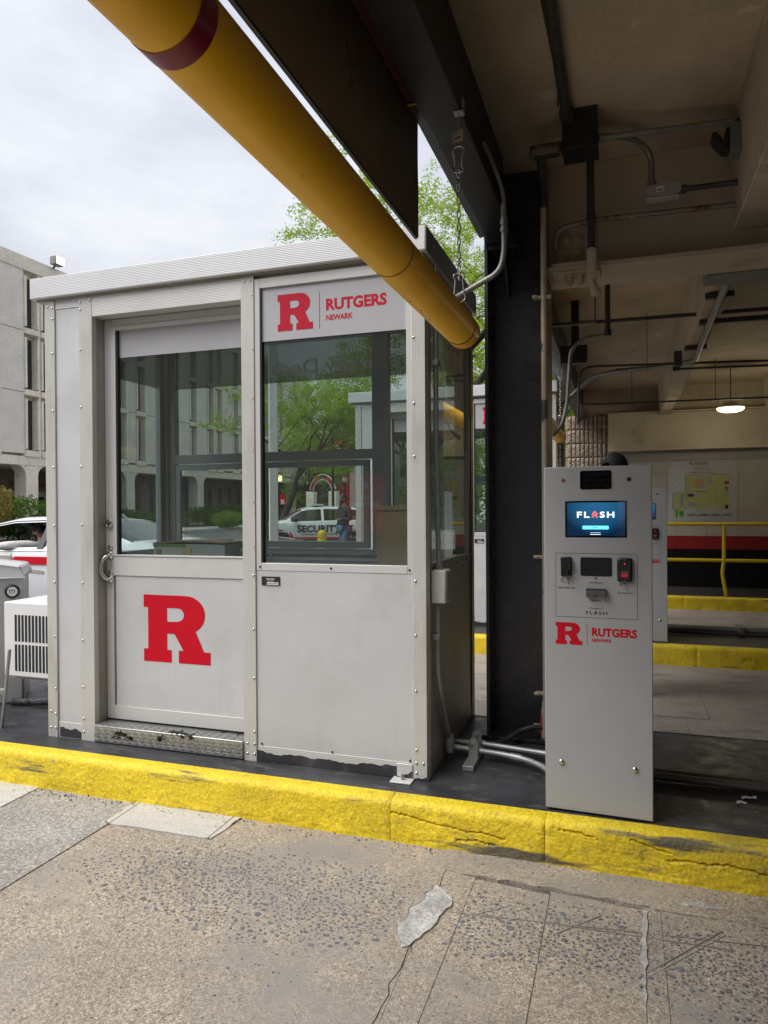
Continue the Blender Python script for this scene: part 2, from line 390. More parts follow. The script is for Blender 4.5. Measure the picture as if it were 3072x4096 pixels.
# ------------------------------------------------------------------ the ground
ASPH = mat('street_asphalt', (.11, .108, .105), .85, 0, .18, .6, fine=.25, fs=60, bump=.2, bs=60, layers=[((.16, .155, .15), .5, .5, .8)])
def gz(x):
    if x > -3.5: return 0.
    return -.30*min(1, (-3.5-x)/6.)
def make_ground():
    xs = [-420, -120, -40, -20, -12, -9.5, -8, -6.5, -5, -3.5, 20, 60]; ys = [-80, -20, 30, 120, 420]
    mb = MB(); vs = [(x, y, gz(x)-.012) for x in xs for y in ys]; m = len(ys)
    mb.add(vs, [(i*m+j, (i+1)*m+j, (i+1)*m+j+1, i*m+j+1) for i in range(len(xs)-1) for j in range(m-1)])
    struct(mb.build('ground', ASPH, smooth=0))
make_ground()

# --- the nearest lane: slabs with open joints, patches, exposed stones
def slab(poly, z1, z0=-.05, name='concrete_slab', m=CONC, parent=None, bev=.004):
    a = sum(poly[i][0]*poly[(i+1) % len(poly)][1]-poly[(i+1) % len(poly)][0]*poly[i][1] for i in range(len(poly)))
    if a < 0: poly = poly[::-1]
    mb = MB().prism(poly, lambda u, v, d: (u, v, d), z0, z1)
    return mb.build(name, m, parent, bev=bev)
def jag(p, q, n, amp, seed):
    r = random.Random(seed); out = []
    for i in range(n):
        t = i/n; e = amp if 0 < i else 0
        out.append((lerp(p[0], q[0], t)+r.uniform(-e, e), lerp(p[1], q[1], t)+r.uniform(-e, e)))
    return out
def make_lane():
    lane = struct(MB().box(-6, 9, -1.2, 2.62, -.09, -.045).build('lane', CONC_G, smooth=0))
    KY = 2.63; g = .0018
    crack = jag((-.60, 2.45), (-.61, -1.2), 70, .012, 3)+[(-.61, -1.2)]
    gut = jag((.075, 2.425), (-.59, 2.445), 16, .010, 4)+[(-.60, 2.45)]
    # weathered grey slab, tan middle slab, scored slabs on the right, gutter strip
    slab([(-6, -1.2), (-2.003-g, -1.2), (-2.003-g, 2.385), (-2.03, 2.40), (-2.05, KY), (-6, KY)], -.001, m=CONC_G, parent=lane)
    slab([(-6, 2.375), (-2.565, 2.375), (-2.575, KY), (-6, KY)], .003, .0, 'pale_patch', CONC_N, lane, .001)
    mid = [(-2.003+g, -1.2)]+[(x-.0015, y) for x, y in crack[::-1]]+[(-.62, KY), (-1.50, KY), (-1.512, 2.52), (-1.528, 2.388)]+jag((-1.528, 2.388), (-2.0, 2.378), 9, .006, 8)[1:]+[(-2.003+g, 2.376)]
    slab(mid, 0, m=CONC, parent=lane)
    patch = jag((-2.03, KY), (-2.045, 2.43), 6, .01, 5)+[(-2.03, 2.40)]+jag((-2.0, 2.386), (-1.536, 2.394), 12, .005, 6)+[(-1.53, 2.40)]+jag((-1.522, 2.45), (-1.505, KY), 6, .008, 7)+[(-1.505, KY)]
    slab(patch, .004, name='pale_patch', m=CONC_N, parent=lane, bev=.002)
    slab([(-2.003, 2.386), (-2.0, 2.386), (-2.012, KY), (-2.016, KY)], .0045, .002, 'scored_joint', SEAL2, lane, 0)
    slab([(-1.5445, 2.394), (-1.541, 2.394), (-1.545, KY), (-1.549, KY)], .0045, .002, 'scored_joint', SEAL2, lane, 0)
    xs = [-.49, -.235, .052, .107, 1.4, 3, 5, 9]
    first = [(x+.002, y) for x, y in crack]+[(-.49-g, -1.2), (-.49-g, 2.43)]
    slab(first, .001, m=CONC, parent=lane)
    for a, b in zip(xs[:-1], xs[1:]):
        slab([(a+g*.6, -1.2), (b-g*.6, -1.2), (b-g*.6, 2.40), (a+g*.6, 2.42)], rnd.uniform(-.001, .0015), m=CONC, parent=lane, bev=.002)
    gutter = [(.09, 2.41)]+gut+[(-.62, 2.47), (-.63, KY), (9, KY), (9, 2.415)]+jag((1.2, 2.41), (.1, 2.415), 18, .008, 12)
    slab(gutter, .0035, m=CONC, parent=lane, bev=.003)
    mortar = jag((-.61, 2.33), (-.665, 2.08), 8, .012, 21)+jag((-.665, 2.08), (-.625, 1.975), 4, .008, 22)+jag((-.62, 1.97), (-.545, 2.10), 6, .01, 23)+jag((-.552, 2.12), (-.53, 2.22), 4, .01, 24)+jag((-.53, 2.22), (-.57, 2.325), 5, .01, 25)
    slab(mortar, .006, .0, 'mortar_patch', MORTAR, lane, .002)
    slab(jag((.05, 1.95), (.066, 2.38), 16, .005, 61)+[(.066, 2.39)]+jag((.05, 2.39), (.04, 1.96), 16, .006, 62), .0045, .0, 'mortar_patch', MORTAR, lane, .001)
    slab(jag((.15, 2.46), (.30, 2.465), 8, .006, 31)+jag((.31, 2.47), (.18, 2.50), 8, .006, 32), .0055, .0, 'mortar_patch', MORTAR, lane, .001)
    # diagonal scratches left by a saw
    for p, q, w in (((-.206, 2.175), (-.07, 2.327), .0015), ((.034, 2.049), (.277, 2.351), .0016), ((.05, 2.05), (.285, 2.335), .0012), ((-.50, 2.17), (-.36, 2.285), .0014), ((-.539, 2.195), (.395, 2.312), .0018), ((-.2, 2.235), (.3, 2.26), .002)):
        d = Vector((q[0]-p[0], q[1]-p[1])).normalized(); n = Vector((-d.y, d.x))*w
        slab([(p[0]-n.x, p[1]-n.y), (q[0]-n.x, q[1]-n.y), (q[0]+n.x, q[1]+n.y), (p[0]+n.x, p[1]+n.y)], .0022, .001, 'saw_scratch', MORTAR if w < .00145 else mat('scratch_brown', (.26, .225, .19), .9), lane, 0)  # wider scratches take a darker brown than the mortar
    # exposed stones
    r = random.Random(11); D = MB(); Lt = MB()
    def stone(mb, x, y, s, h=.0016):
        n = r.choice((5, 6, 6, 7)); a0 = r.random()*7; e = r.uniform(.45, .95); th = r.gauss(.0, .7)
        ring = []
        for k in range(n):
            a = a0+2*pi*k/n+r.uniform(-.25, .25); u = s*cos(a)*r.uniform(.75, 1.1); v = s*e*sin(a)*r.uniform(.75, 1.1)
            ring.append((u*cos(th)-v*sin(th), u*sin(th)+v*cos(th)))
        z = .0015
        mb.add([(x+u, y+v, z-.004) for u, v in ring]+[(x+u*.82, y+v*.82, z+h) for u, v in ring], [tuple(range(n, 2*n))]+[(k, (k+1) % n, n+(k+1) % n, n+k) for k in range(n)])
    cnt = 0; occ = {}
    tries = 0
    while cnt < 3000 and tries < 400000:
        x = r.uniform(-1.95, .9); y = r.uniform(1.3, 2.42); tries += 1
        d = 1.1*math.exp(-(((x+1.15)/.5)**2+((y-2.12)/.17)**2))+1.0*math.exp(-(((x+.15)/.5)**2+((y-2.17)/.12)**2))*(x > -.6)+.65*math.exp(-(((x-.5)/.35)**2+((y-2.15)/.15)**2))+.012
        d *= .35+1.1*(noise.noise(Vector((x*7, y*7, 3)))*.5+.5)
        if -.68 < x < -.51 and 1.95 < y < 2.36: continue
        if r.random() < d:
            sz = min(.017, r.lognormvariate(math.log(.0058), .48)); sz *= .45 if d < .12 else 1; kx, ky = int(x/.035), int(y/.035)
            if any((x-a)**2+(y-b)**2 < ((sz+c)*.95)**2 for i in (-1, 0, 1) for j in (-1, 0, 1) for a, b, c in occ.get((kx+i, ky+j), ())): continue
            occ.setdefault((kx, ky), []).append((x, y, sz)); stone(D, x, y, sz, r.uniform(-.0002, .0007)); cnt += 1
    for i in range(1500): stone(Lt, r.uniform(-2.6, .9), r.uniform(1.3, 2.55), r.uniform(.0012, .0034), .0012)
    for i in range(120): stone(Lt, r.uniform(-2.7, .7), 2.585-abs(r.gauss(0, .04)), r.uniform(.002, .006), .004)
    for i in range(150): stone(D, r.uniform(-2.7, .7), 2.59-abs(r.gauss(0, .035)), r.uniform(.0015, .0055), .004)
    D.build('dark_aggregate', STONE_D, lane, smooth=0, kind='stuff'); Lt.build('pale_aggregate', STONE_L, lane, smooth=0, kind='stuff')
make_lane()

def make_other_lanes():
    for nm, y0, y1, js in (('lane', 3.80, 6.20, (-2.2, -.6, .35, 1.9, 4.2)), ('lane', 7.27, 9.60, (-1.8, .2, 2.2, 4.5))):
        ln = struct(MB().box(-6, 9, y0-.03, y1+.03, -.09, -.03).build(nm, CONC_G, smooth=0))
        xs = (-6,)+js+(9,)
        for a, b in zip(xs[:-1], xs[1:]):
            for c, d in ((y0-.03, (y0+y1)/2-.35), ((y0+y1)/2-.35, y1+.03)):
                sk = .14*(c > y0)
                slab([(a+.004+sk, c+.003), (b-.004+sk, c+.003), (b-.004+sk, d-.003), (a+.004+sk, d-.003)], rnd.uniform(-.001, .002), m=CONC_L, parent=ln, bev=.004)
make_other_lanes()

# --- kerbs: rough painted stones with cracks, rounded nose
def kerb(x0, x1, yf, parent, seed, step=.012, cracks=(), wid=.075, face=-1, h=IZ, rough=1., rows=8):
    mb = MB(); n = max(2, int((x1-x0)/step)); prof = []
    rr = .032
    for k in range(rows+1): prof.append((-.006+.006*k/rows, -.03+(h-rr+.03)*k/rows, 0))
    for k in range(1, 7):
        a = pi/2*k/6; prof.append((rr-rr*cos(a), h-rr+rr*sin(a), a))
    prof += [(rr+.02, h+.001, pi/2), (wid, h+.001, pi/2), (wid, h-.06, pi/2)]
    m = len(prof); vs = []
    for i in range(n+1):
        x = lerp(x0, x1, i/n)
        for j, (d, z, a) in enumerate(prof):
            q = Vector((x*9+seed, z*11, d*9)); dd = 0
            if j < m-2:
                dd = .0042*rough*noise.noise(q)+.0018*rough*noise.noise(q*4.1)+.0016*rough*noise.noise(q*11)
                if z < .02: dd += .007*rough*noise.noise(Vector((x*14, seed, 0)))
            for ck in cracks:
                for (ax, az), (bx, bz) in zip(ck[:-1], ck[1:]):
                    if ax <= x <= bx and ax != bx:
                        zc = lerp(az, bz, (x-ax)/(bx-ax))+.004*noise.noise(Vector((x*60, 1, seed)))
                        if abs(z-zc) < .0036: dd -= .010
            ee = 0
            for e, s in ((x0, 1), (x1, -1)):
                if abs(x-e) < .012: ee = max(ee, (.012-abs(x-e))*.35)
            off = dd-ee if j < m-2 else 0
            vs.append((x, yf-face*0+(d-off*cos(a)), z+off*sin(a)) if face < 0 else (x, yf-(d-off*cos(a)), z+off*sin(a)))
    fs = []
    for i in range(n):
        for j in range(m-1):
            q = (i*m+j, (i+1)*m+j, (i+1)*m+j+1, i*m+j+1); fs.append(q if face < 0 else q[::-1])
    fs.append(tuple(range(m))[::-1] if face < 0 else tuple(range(m))); fs.append(tuple(n*m+j for j in range(m)))
    return mb.add(vs, fs).build('kerb_stone', KERB, parent, smooth=60)

def make_islands():
    top = MB(); nx, ny = 150, 26; x0, x1, y0, y1 = -4.6, 9, 2.66, 3.79
    # black sealed top, gently uneven
    vs = [(lerp(x0, x1, i/nx), lerp(y0, y1, j/ny), IZ+.002*noise.noise(Vector((i*.33, j*.4, 0)))-.001) for i in range(nx+1) for j in range(ny+1)]
    top.add(vs, [(i*(ny+1)+j, (i+1)*(ny+1)+j, (i+1)*(ny+1)+j+1, i*(ny+1)+j+1) for i in range(nx) for j in range(ny)])
    isl = struct(top.build('traffic_island', SEAL, smooth=60))
    MB().box(x0, x1, 2.668, 3.79, -.02, IZ-.01).build('core', SEAL2, isl, smooth=0)
    MB().box(x0, x1, 3.785, 3.80, -.03, IZ+.0015).build('rear_kerb', SEAL2, isl, bev=.004)
    kerb(-4.6, -.862, 2.60, isl, 1.3, step=.008, rows=30)
    kerb(-.860, -.275, 2.60, isl, 5.1, step=.005, rows=40, cracks=[[(-.855, .11), (-.80, .108), (-.74, .095), (-.68, .088), (-.62, .085), (-.56, .075), (-.50, .082), (-.42, .065)], [(-.60, .04), (-.52, .05), (-.45, .04)]])
    kerb(-.273, 9, 2.60, isl, 8.7, step=.007, rows=40, cracks=[[(-.25, .135), (-.18, .128), (-.10, .118)], [(.14, .075), (.20, .083), (.26, .08), (.32, .088), (.40, .08), (.48, .065), (.58, .06)], [(.02, .13), (.09, .112), (.15, .10)]])
    i2 = struct(MB().box(-4.4, 9, 6.235, 7.275, -.03, IZ).build('traffic_island', SEAL2, smooth=0))
    kerb(-4.4, .55, 6.17, i2, 3.3, step=.02); kerb(.552, 9, 6.17, i2, 6.3, step=.014, cracks=[[(.75, .08), (.9, .07), (1.05, .075), (1.3, .06)]])
    wk = struct(MB().box(-.9, 9, 9.615, 10.72, -.03, IZ).build('walkway', SEAL2, smooth=0))
    kerb(-.9, .7, 9.55, wk, 2.2, step=.02); kerb(.702, 9, 9.55, wk, 7.2, step=.02, rough=1.6)
make_islands()

# ------------------------------------------------------------------ the parking deck overhead
def make_deck():
    deck = thing('parking_deck', 'cream painted concrete parking deck roof on steel beams over the lanes', 'parking deck', (0, 0, 2.97))
    MB().box(-.62, 14, -9, 11.2, 2.97, 3.3).build('ceiling_slab', SLABM, deck, smooth=0)
    for i, x in enumerate((.48, 1.80, 3.1, 4.4, 5.7, 7.0, 8.3, 9.6, 10.9)):
        for y0, y1 in ((-8.9, 3.60), (3.66, 10.585)):
            mb = MB().prism([(x, 2.55), (x+.135, 2.55), (x+.155, 2.975), (x-.02, 2.975)], lambda u, v, d: (u, d, v), y0, y1)
            mb.build('slab_rib', SLABM, deck, bev=.006)
    # steel beam on the column, running into the garage
    bm = MB().box(-.348, 14, 3.48, 3.78, 2.412, 2.436).build('steel_beam', BEAMM, deck, bev=.003)
    MB().box(-.348, 14, 3.621, 3.641, 2.4365, 2.968).build('web', BEAMM, bm, smooth=0)
    MB().box(-.315, -.12, 3.604, 3.6205, 2.47, 2.66).build('splice_plate', BEAMM, bm, bev=.003)
    MB().box(-.318, -.10, 3.481, 3.60, 2.4365, 2.449).build('splice_plate', BEAMM, bm, bev=.003)
    MB().box(-.318, -.10, 3.485, 3.60, 2.398, 2.4115).build('splice_plate', BEAMM, bm, bev=.003)
    hexm = MB(); hexm.cyl((0, 0, 0), (0, -.006, 0), .026, 20); hexm.cyl((0, -.006, 0), (0, -.026, 0), .019, 6); hexm.cyl((0, -.026, 0), (0, -.036, 0), .011, 10)
    hm = meshof(hexm, 'bolt', BEAMM)
    for x in (-.255, -.205):
        for z in (2.585, 2.525): piece('bolt', hm, bm, (x, 3.604, z))
        for y in (3.52, 3.575): piece('bolt', hm, bm, (x+.012, y, 2.398), (radians(90), 0, 0))
    MB().box(-.6, 14, 10.74, 11.1, 2.0705, 2.9695).build('end_wall', SLABM, deck, smooth=0)
    fb = MB().box(-.2, 14, 10.585, 10.70, 2.085, 2.58).build('steel_beam', BEAMM, deck, bev=.004)
    MB().box(-.2, 14, 10.52, 10.70, 2.06, 2.0845).build('bottom_flange', BEAMM, fb, bev=.003)
    MB().box(-.2, 14, 10.52, 10.70, 2.5805, 2.60).build('top_flange', BEAMM, fb, bev=.003)
    # black edge beam in two spans
    for y0, y1 in ((-8.9, 3.435), (3.81, 10.95)):
        b = MB().box(-.612, -.488, y0, y1, 2.557, 2.577).build('edge_beam', BLACKB, deck, bev=.003)
        MB().box(-.556, -.544, y0, y1, 2.5775, 2.968).build('web', BLACKB, b, smooth=0)
    for y0, y1 in ((-8.9, 3.435), (3.81, 10.95)):
        MB().box(-.66, -.615, y0, y1, 2.60, 3.30).build('fascia', BLACKB, deck, smooth=0)
    g = struct(MB().box(13.9, 14, -9, 11.2, -.05, 3.0).build('garage_wall', SLABM, smooth=0))
    struct(MB().box(2.5, 14, -9.1, -9, -.05, 3.0).build('garage_wall', SLABM, smooth=0))
make_deck()

def make_column():
    c = thing('steel_column', 'black glossy painted steel column standing beside the grey ticket machine', 'column', (-.478, 3.62, IZ))
    MB().box(-.638, -.620, 3.44, 3.80, IZ, 2.968).build('flange', BLACKP, c, bev=.003)
    MB().box(-.366, -.350, 3.46, 3.80, IZ, 2.968).build('flange', mat('column_cream_paint', (.34, .27, .19), .55, 0, .15, 5, bump=.1, bs=40), c, bev=.003)['label'] = 'flange edge painted cream'
    MB().box(-.6195, -.3665, 3.61, 3.626, IZ, 2.968).build('web', BLACKP, c, smooth=0)
    MB().box(-.615, -.47, 3.437, 3.609, 2.536, 2.5555).build('seat_plate', BLACKB, c, bev=.002)
    MB().prism([(3.45, 2.5355), (3.609, 2.5355), (3.609, 2.36), (3.60, 2.34), (3.47, 2.50)], lambda u, v, d: (d, u, v), -.551, -.538).build('stiffener', BLACKB, c, bev=.002)
    bl = MB(); bl.cyl((0, 0, 0), (0, 0, -.016), .012, 6); me = meshof(bl, 'bolt', BLACKB)
    for x in (-.585, -.50): piece('bolt', me, c, (x, 3.48, 2.536))
    MB().box(-.66, -.33, 3.42, 3.82, IZ, IZ+.018).build('base_plate', BLACKB, c, bev=.003)
    for x in (-.6, -.36): piece('bolt', me, c, (x, 3.428, IZ+.034))
make_column()

def make_wall():
    cream = mat('cream_block_paint', (.42, .39, .34), .6, 0, .06, 3, bump=.08, bs=40)
    grey = mat('grey_block_paint', (.30, .29, .27), .6, 0, .06, 3, bump=.08, bs=40)
    redp = mat('red_block_paint', (.26, .006, .010), .55, 0, .08, 3, bump=.06, bs=40)
    blk = mat('black_block_paint', (.005, .005, .005), .55, 0, .15, 3, spec=.2, bump=.06, bs=40)
    w = thing('block_wall', 'white block wall with red stripe and black base behind yellow railing', 'wall', (2, 10.76, IZ))
    MB().box(-.215, 9, 10.713, 10.95, IZ, 2.07).build('wall_core', grey, w, smooth=0)
    rows = [IZ+.002, .3465, .5165, .686, .867, 1.050, 1.211, 1.386, 1.551, 1.728, 1.913, 2.062]
    ms = {}
    for i, (a, b) in enumerate(zip(rows[:-1], rows[1:])):
        m = blk if i < 3 else redp if i == 3 else cream if i < 10 else grey
        me = meshof(MB().box(.0012, .389, 0, .03, .0015, b-a-.0015), 'block', m, 0); ms[i] = me
        xo = .30-.39*3+(.195 if i % 2 else 0)*(1 if i < 10 else 0)
        xo = .30-.391
        for k in range(14): piece('block', me, w, (xo+.391*k, 10.70+rnd.uniform(-.0006, .0006), a))
make_wall()

def make_pier():
    pm = mat('split_face_block', (.36, .285, .225), .9, 0, .22, 9, fine=.2, fs=90, bump=.5, bs=45, obj=False)
    p = thing('block_pier', 'tan split ribbed concrete block pier at the end of the edge beam', 'pier', (-.5, 10.95, 0))
    MB().box(-.775, -.225, 10.735, 11.2, -.02, 2.60).build('pier_core', mat('pier_joint', (.10, .08, .06), .9), p, smooth=0)
    vari = []
    for s in range(4):
        mb = MB(); r = random.Random(40+s); nu, nv = 4, 9
        vs = []
        for j in range(nv+1):
            for i in range(nu+1):
                u = i/nu; v = j/nv; e = (0 if i in (0, nu) or j in (0, nv) else 1)
                vs.append((u*.050, -(.012+e*(.012+r.uniform(-.009, .012)))if True else 0, v*.190))
        fs = [(j*(nu+1)+i, j*(nu+1)+i+1, (j+1)*(nu+1)+i+1, (j+1)*(nu+1)+i) for j in range(nv) for i in range(nu)]
        mb.add(vs, fs); mb.box(0, .05, -.012, .02, 0, .19)
        vari.append(meshof(mb, 'split_block', pm, 0))
    for c in range(13):
        for k in range(9): piece('split_block', vari[rnd.randrange(4)], p, (-.77+k*.0612, 10.735, -.02+c*.2025))
    for c in range(13):
        for k in range(6): piece('split_block', vari[rnd.randrange(4)], p, (-.775, 11.15-k*.0612, -.02+c*.2025), (0, 0, radians(-90)))
make_pier()

# ------------------------------------------------------------------ attendant booth
X0, X1, Y0, Y1 = -2.73, -.769, 2.82, 3.795
GLASS = glass('booth_glass', (.85, .895, .88), .06, .85, .015)
FILM = mat('perforated_sign_film', (.46, .46, .485), .75, 0, .03, 4, bump=.06, bs=330)
FILMT = film('dark_window_film', (.09, .12, .10), .5)
FILMX = film('dark_window_film_letters', (1., 1., 1.), 1., True)
INNER = mat('aluminium_inner_shaded', (.36, .38, .395), .45, .4, .06, 4)  # darker copy of the aluminium: interior shade put into the frame colour
TREAD = mat('tread_plate', (.40, .40, .385), .38, .75, .08, 7, layers=[((.02, .02, .02), 6.5, .60, .63, (1, 1, 2))])
def rivets(parent, pts, m=None, r=.0065, ax='y'):
    mb = MB()
    if ax == 'y': mb.lathe([(r, 0), (r*.95, .0018), (r*.6, .0042), (.0004, .005)], ax='y', n=10)
    else: mb.lathe([(r, 0), (r*.95, .0018), (r*.6, .0042), (.0004, .005)], ax='x', n=10)
    me = meshof(mb, 'rivet', m or CHROME, 60)
    for p in pts: piece('rivet', me, parent, p)
def ragged(x0, x1, z0, zt, y, seed, n=60, amp=.03):
    """strip of tar smeared up from a straight lower edge"""
    up = []
    for i in range(n+1):
        x = lerp(x0, x1, i/n); up.append((x, z0+max(.004, zt-z0+amp*noise.noise(Vector((x*14, seed, 0)))+.4*amp*noise.noise(Vector((x*47, seed, 3))))))
    return MB().prism([(x0, z0), (x1, z0)]+up[::-1], front(y), 0, .0012)
def make_booth(full=True):
    b = thing('attendant_booth', 'aluminium booth with red R on its door beside the tall black column', 'booth', (-1.75, 3.3, IZ), group=None)
    # --- front posts, trims, panels
    MB().box(X0, -2.669, Y0-.003, Y0+.06, IZ-.004, 2.325).build('corner_post', ALU_V, b, bev=.003)
    MB().box(X1-.061, X1, Y0-.003, Y0+.06, IZ-.004, 2.325).build('corner_post', ALU_V, b, bev=.003)
    MB().box(X0, X0+.06, Y1-.065, Y1, IZ-.004, 2.325).build('corner_post', ALU_V, b, bev=.003)
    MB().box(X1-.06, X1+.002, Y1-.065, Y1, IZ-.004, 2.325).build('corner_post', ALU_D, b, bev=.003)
    MB().box(-2.667, -2.523, Y0+.006, Y0+.03, .236, 2.281).build('side_panel', ALU_P, b)
    MB().box(-2.667, -2.523, Y0+.003, Y0+.03, 2.2815, 2.325).build('trim', ALU_H, b, bev=.001)
    MB().box(-2.667, -2.523, Y0+.003, Y0+.03, IZ-.002, .2355).build('trim', ALU_H, b, bev=.001)
    MB().box(-2.522, -2.443, Y0-.002, Y0+.084, IZ-.003, 2.325).build('door_post', ALU_V, b, bev=.002)
    MB().box(-1.622, -1.558, Y0-.003, Y0+.06, IZ-.004, 2.325).build('door_post', ALU_V, b, bev=.002)
    MB().box(-2.4425, -1.6225, Y0, Y0+.07, 2.226, 2.325).build('header', ALU_H, b, bev=.002)
    # --- door
    D = Y0+.08
    d = MB()
    d.box(-2.438, -2.394, D, D+.045, .252, 2.226)            # stile
    d.box(-1.64, -1.59, D, D+.045, .252, 2.226)
    d.box(-2.394, -1.64, D, D+.045, 2.19, 2.226); d.box(-2.394, -1.64, D, D+.045, .962, 1.058); d.box(-2.394, -1.64, D, D+.045, .252, .318)
    dr = d.build('door', ALU, b, bev=.002); dr['label'] = 'sliding aluminium door with glazed top and a red R'
    fr = MB(); fr.box(-2.393, -2.37, D-.004, D+.02, 1.0585, 2.1895); fr.box(-2.37, -1.64, D-.004, D+.02, 2.17, 2.1895); fr.box(-2.37, -1.64, D-.004, D+.02, 1.0585, 1.066)
    fr.build('glazing_bead', ALU, dr, bev=.001)
    MB().box(-2.369, -2.3595, D-.001, D+.02, 1.067, 2.169).build('gasket', RUBBER, dr)
    MB().box(-2.369, -1.60, D+.022, D+.026, 1.06, 2.18).build('glass_pane', GLASS, dr, smooth=0)
    MB().box(-2.366, -1.60, D+.016, D+.0195, 2.038, 2.169).build('sign_film', FILM, dr, smooth=0)
    MB().box(-2.385, -1.60, D+.006, D+.02, .319, .961).build('door_panel', ALU_P, dr, smooth=0)
    bigR(MB(), -2.222, -1.848, .549, .873, front(D+.0055)).build('letter', RED, dr, smooth=0)
    h = MB().tube(arc([(-2.412, D+.002, 1.062), (-2.412, D-.03, 1.062), (-2.432, D-.045, 1.03), (-2.432, D-.045, .975), (-2.412, D-.03, .943), (-2.412, D+.002, .943)], .03), .0085, 12)
    h.lathe([(.02, 0), (.02, .006), (.012, .01)], (-2.412, D, 1.062), 'y', 18); h.lathe([(.02, 0), (.02, .006), (.012, .01)], (-2.412, D, .943), 'y', 18)
    h.build('handle', CHROME, dr, smooth=60)
    lk = MB().lathe([(.0215, -.002), (.0215, .012), (.019, .016), (.012, .017), (.011, .014), (.001, .014)], (-2.412, D, 1.219), 'y', 22).build('lock', CHROME, dr)
    MB().box(-2.4135, -2.4105, D-.019, D-.0135, 1.208, 1.218).build('keyhole', BLACKINK, lk)
    for z in (1.10, .975): MB().lathe([(.013, -.002), (.013, .006), (.006, .009), (.001, .009)], (-2.41, D, z), 'y', 16).build('lock', CHROME, dr)
    MB().box(-2.4425, -2.4385, Y0+.03, D+.05, .25, 2.226).build('door_track', ALU_D, b)
    # --- step of tread plate
    st = MB().box(-2.4415, -1.6235, Y0-.012, D+.06, IZ+.002, .243).build('step', TREAD, b, bev=.004)
    lz = MB(); k = 0
    for row in range(4):
        for c in range(38):
            x = -2.43+c*.0214+(.0107 if row % 2 else 0); z = .176+row*.0165; s = 1 if (c+row) % 2 else -1
            if x > -1.635: continue
            pts = [(-.0105, -.0045*s), (0, -.0028), (.0105, .0045*s), (0, .0028)]
            lz.prism([(x+u, z+v) for u, v in pts], front(Y0-.012), -.001, .0042)
    for row in range(5):
        for c in range(38):
            x = -2.43+c*.0214+(.0107 if row % 2 else 0); y = Y0-.002+row*.0165; s = 1 if (c+row) % 2 else -1
            if x > -1.635: continue
            pts = [(-.0105, -.0045*s), (0, -.0028), (.0105, .0045*s), (0, .0028)]
            lz.prism([(x+u, y+v) for u, v in pts], lambda u, v, dd: (u, v, .243+dd), -.001, .002)
    lz.build('tread_lozenges', TREAD, st, smooth=0, kind='stuff')
    # --- front window
    w = MB(); w.box(-1.5565, -1.531, Y0+.002, Y0+.035, 1.012, 2.312); w.box(-.851, -.8305, Y0+.002, Y0+.035, 1.012, 2.312)
    w.box(-1.531, -.851, Y0+.002, Y0+.035, 2.268, 2.312); w.box(-1.531, -.851, Y0+.002, Y0+.035, 1.012, 1.046)
    wn = w.build('window', ALU, b, bev=.002)
    MB().box(-1.531, -1.523, Y0+.004, Y0+.03, 1.0465, 2.2675).build('gasket', RUBBER, wn)
    MB().box(-1.523, -.852, Y0+.018, Y0+.022, 1.0465, 2.2675).build('glass_pane', GLASS, wn, smooth=0)
    sf = MB().box(-1.5225, -.8525, Y0+.0125, Y0+.0165, 2.0315, 2.267).build('sign_film', FILM, wn, smooth=0)
    F = front(Y0+.0121)
    bigR(MB(), -1.446, -1.276, 2.071, 2.231, F).build('letter', RED_F, sf, smooth=0)
    t = MB(); write(t, 'RUTGERS', -1.214, -.937, 2.141, 2.193, F, .045); write(t, 'NEWARK', -1.214, -1.09, 2.098, 2.123, F, .04)
    t.box(-1.246, -1.2435, Y0+.0115, Y0+.0124, 2.069, 2.224); t.build('lettering', RED_F, sf, smooth=0)
    MB().box(-1.5565, -.8305, Y0+.004, Y0+.03, .2285, 1.0115).build('lower_panel', ALU_P, b)
    MB().box(-1.5565, -.8305, Y0+.002, Y0+.03, IZ, .228).build('trim', ALU_H, b, bev=.001)
    ragged(-1.556, -.90, IZ+.002, .202, Y0+.0017, 3.3, 90, .016).build('tar', SEAL, b, smooth=0)
    ragged(-2.66, -2.53, IZ+.002, .20, Y0+.0026, 9.7, 40, .022).build('tar', SEAL, b, smooth=0)
    ragged(-.829, -.772, IZ, .185, Y0-.0034, 19.7, 20, .03).build('tar', SEAL, b, smooth=0)
    rivets(b, [(-1.538, Y0+.002, 1.029), (-1.195, Y0+.002, 1.029), (-.842, Y0+.002, 1.029), (-1.535, Y0+.003, .238), (-1.195, Y0+.003, .236), (-.845, Y0+.003, .236)], mat('dark_screw', (.05, .04, .035), .5, .6), .005)
    zs = (.37, .62, .86, 1.12, 1.38, 1.64, 1.9)
    rivets(b, [(-2.681, Y0-.003, z) for z in (.205, .275, .40, .66, .93, 1.21, 1.50, 1.78, 2.065, 2.29, 2.235)]+[(-2.71, Y0-.003, z) for z in (.205, .285, 2.295)]
           +[(-2.511, Y0-.002, z) for z in (.20, .265, .42, .65, .93, 1.215, 1.50, 1.79, 2.07, 2.265, 2.30)]+[(-2.455, Y0-.002, 2.305)]
           +[(-1.569, Y0-.003, z) for z in (.19, .235, .29, .53, .75, .99)]+[(-1.605, Y0-.003, z) for z in (.19, .235, 2.305)]+[(-1.575, Y0-.003, 2.305)]
           +[(-.816, Y0-.003, z) for z in (.19, .232, .285, .53, .76, .985)]+[(-.786, Y0-.003, .232)]+[(-.818, Y0-.003, z) for z in (1.5, 1.72, 1.99)])
    rivets(b, [(-1.566, Y0-.003, z) for z in (1.12, 1.32, 1.55, 1.78, 2.0, 2.24)], CHROME, .0035)
    pl = MB().box(-1.529, -1.44, Y0-.0005, Y0+.0035, .948, .986).build('maker_plate', BLACKINK, b)
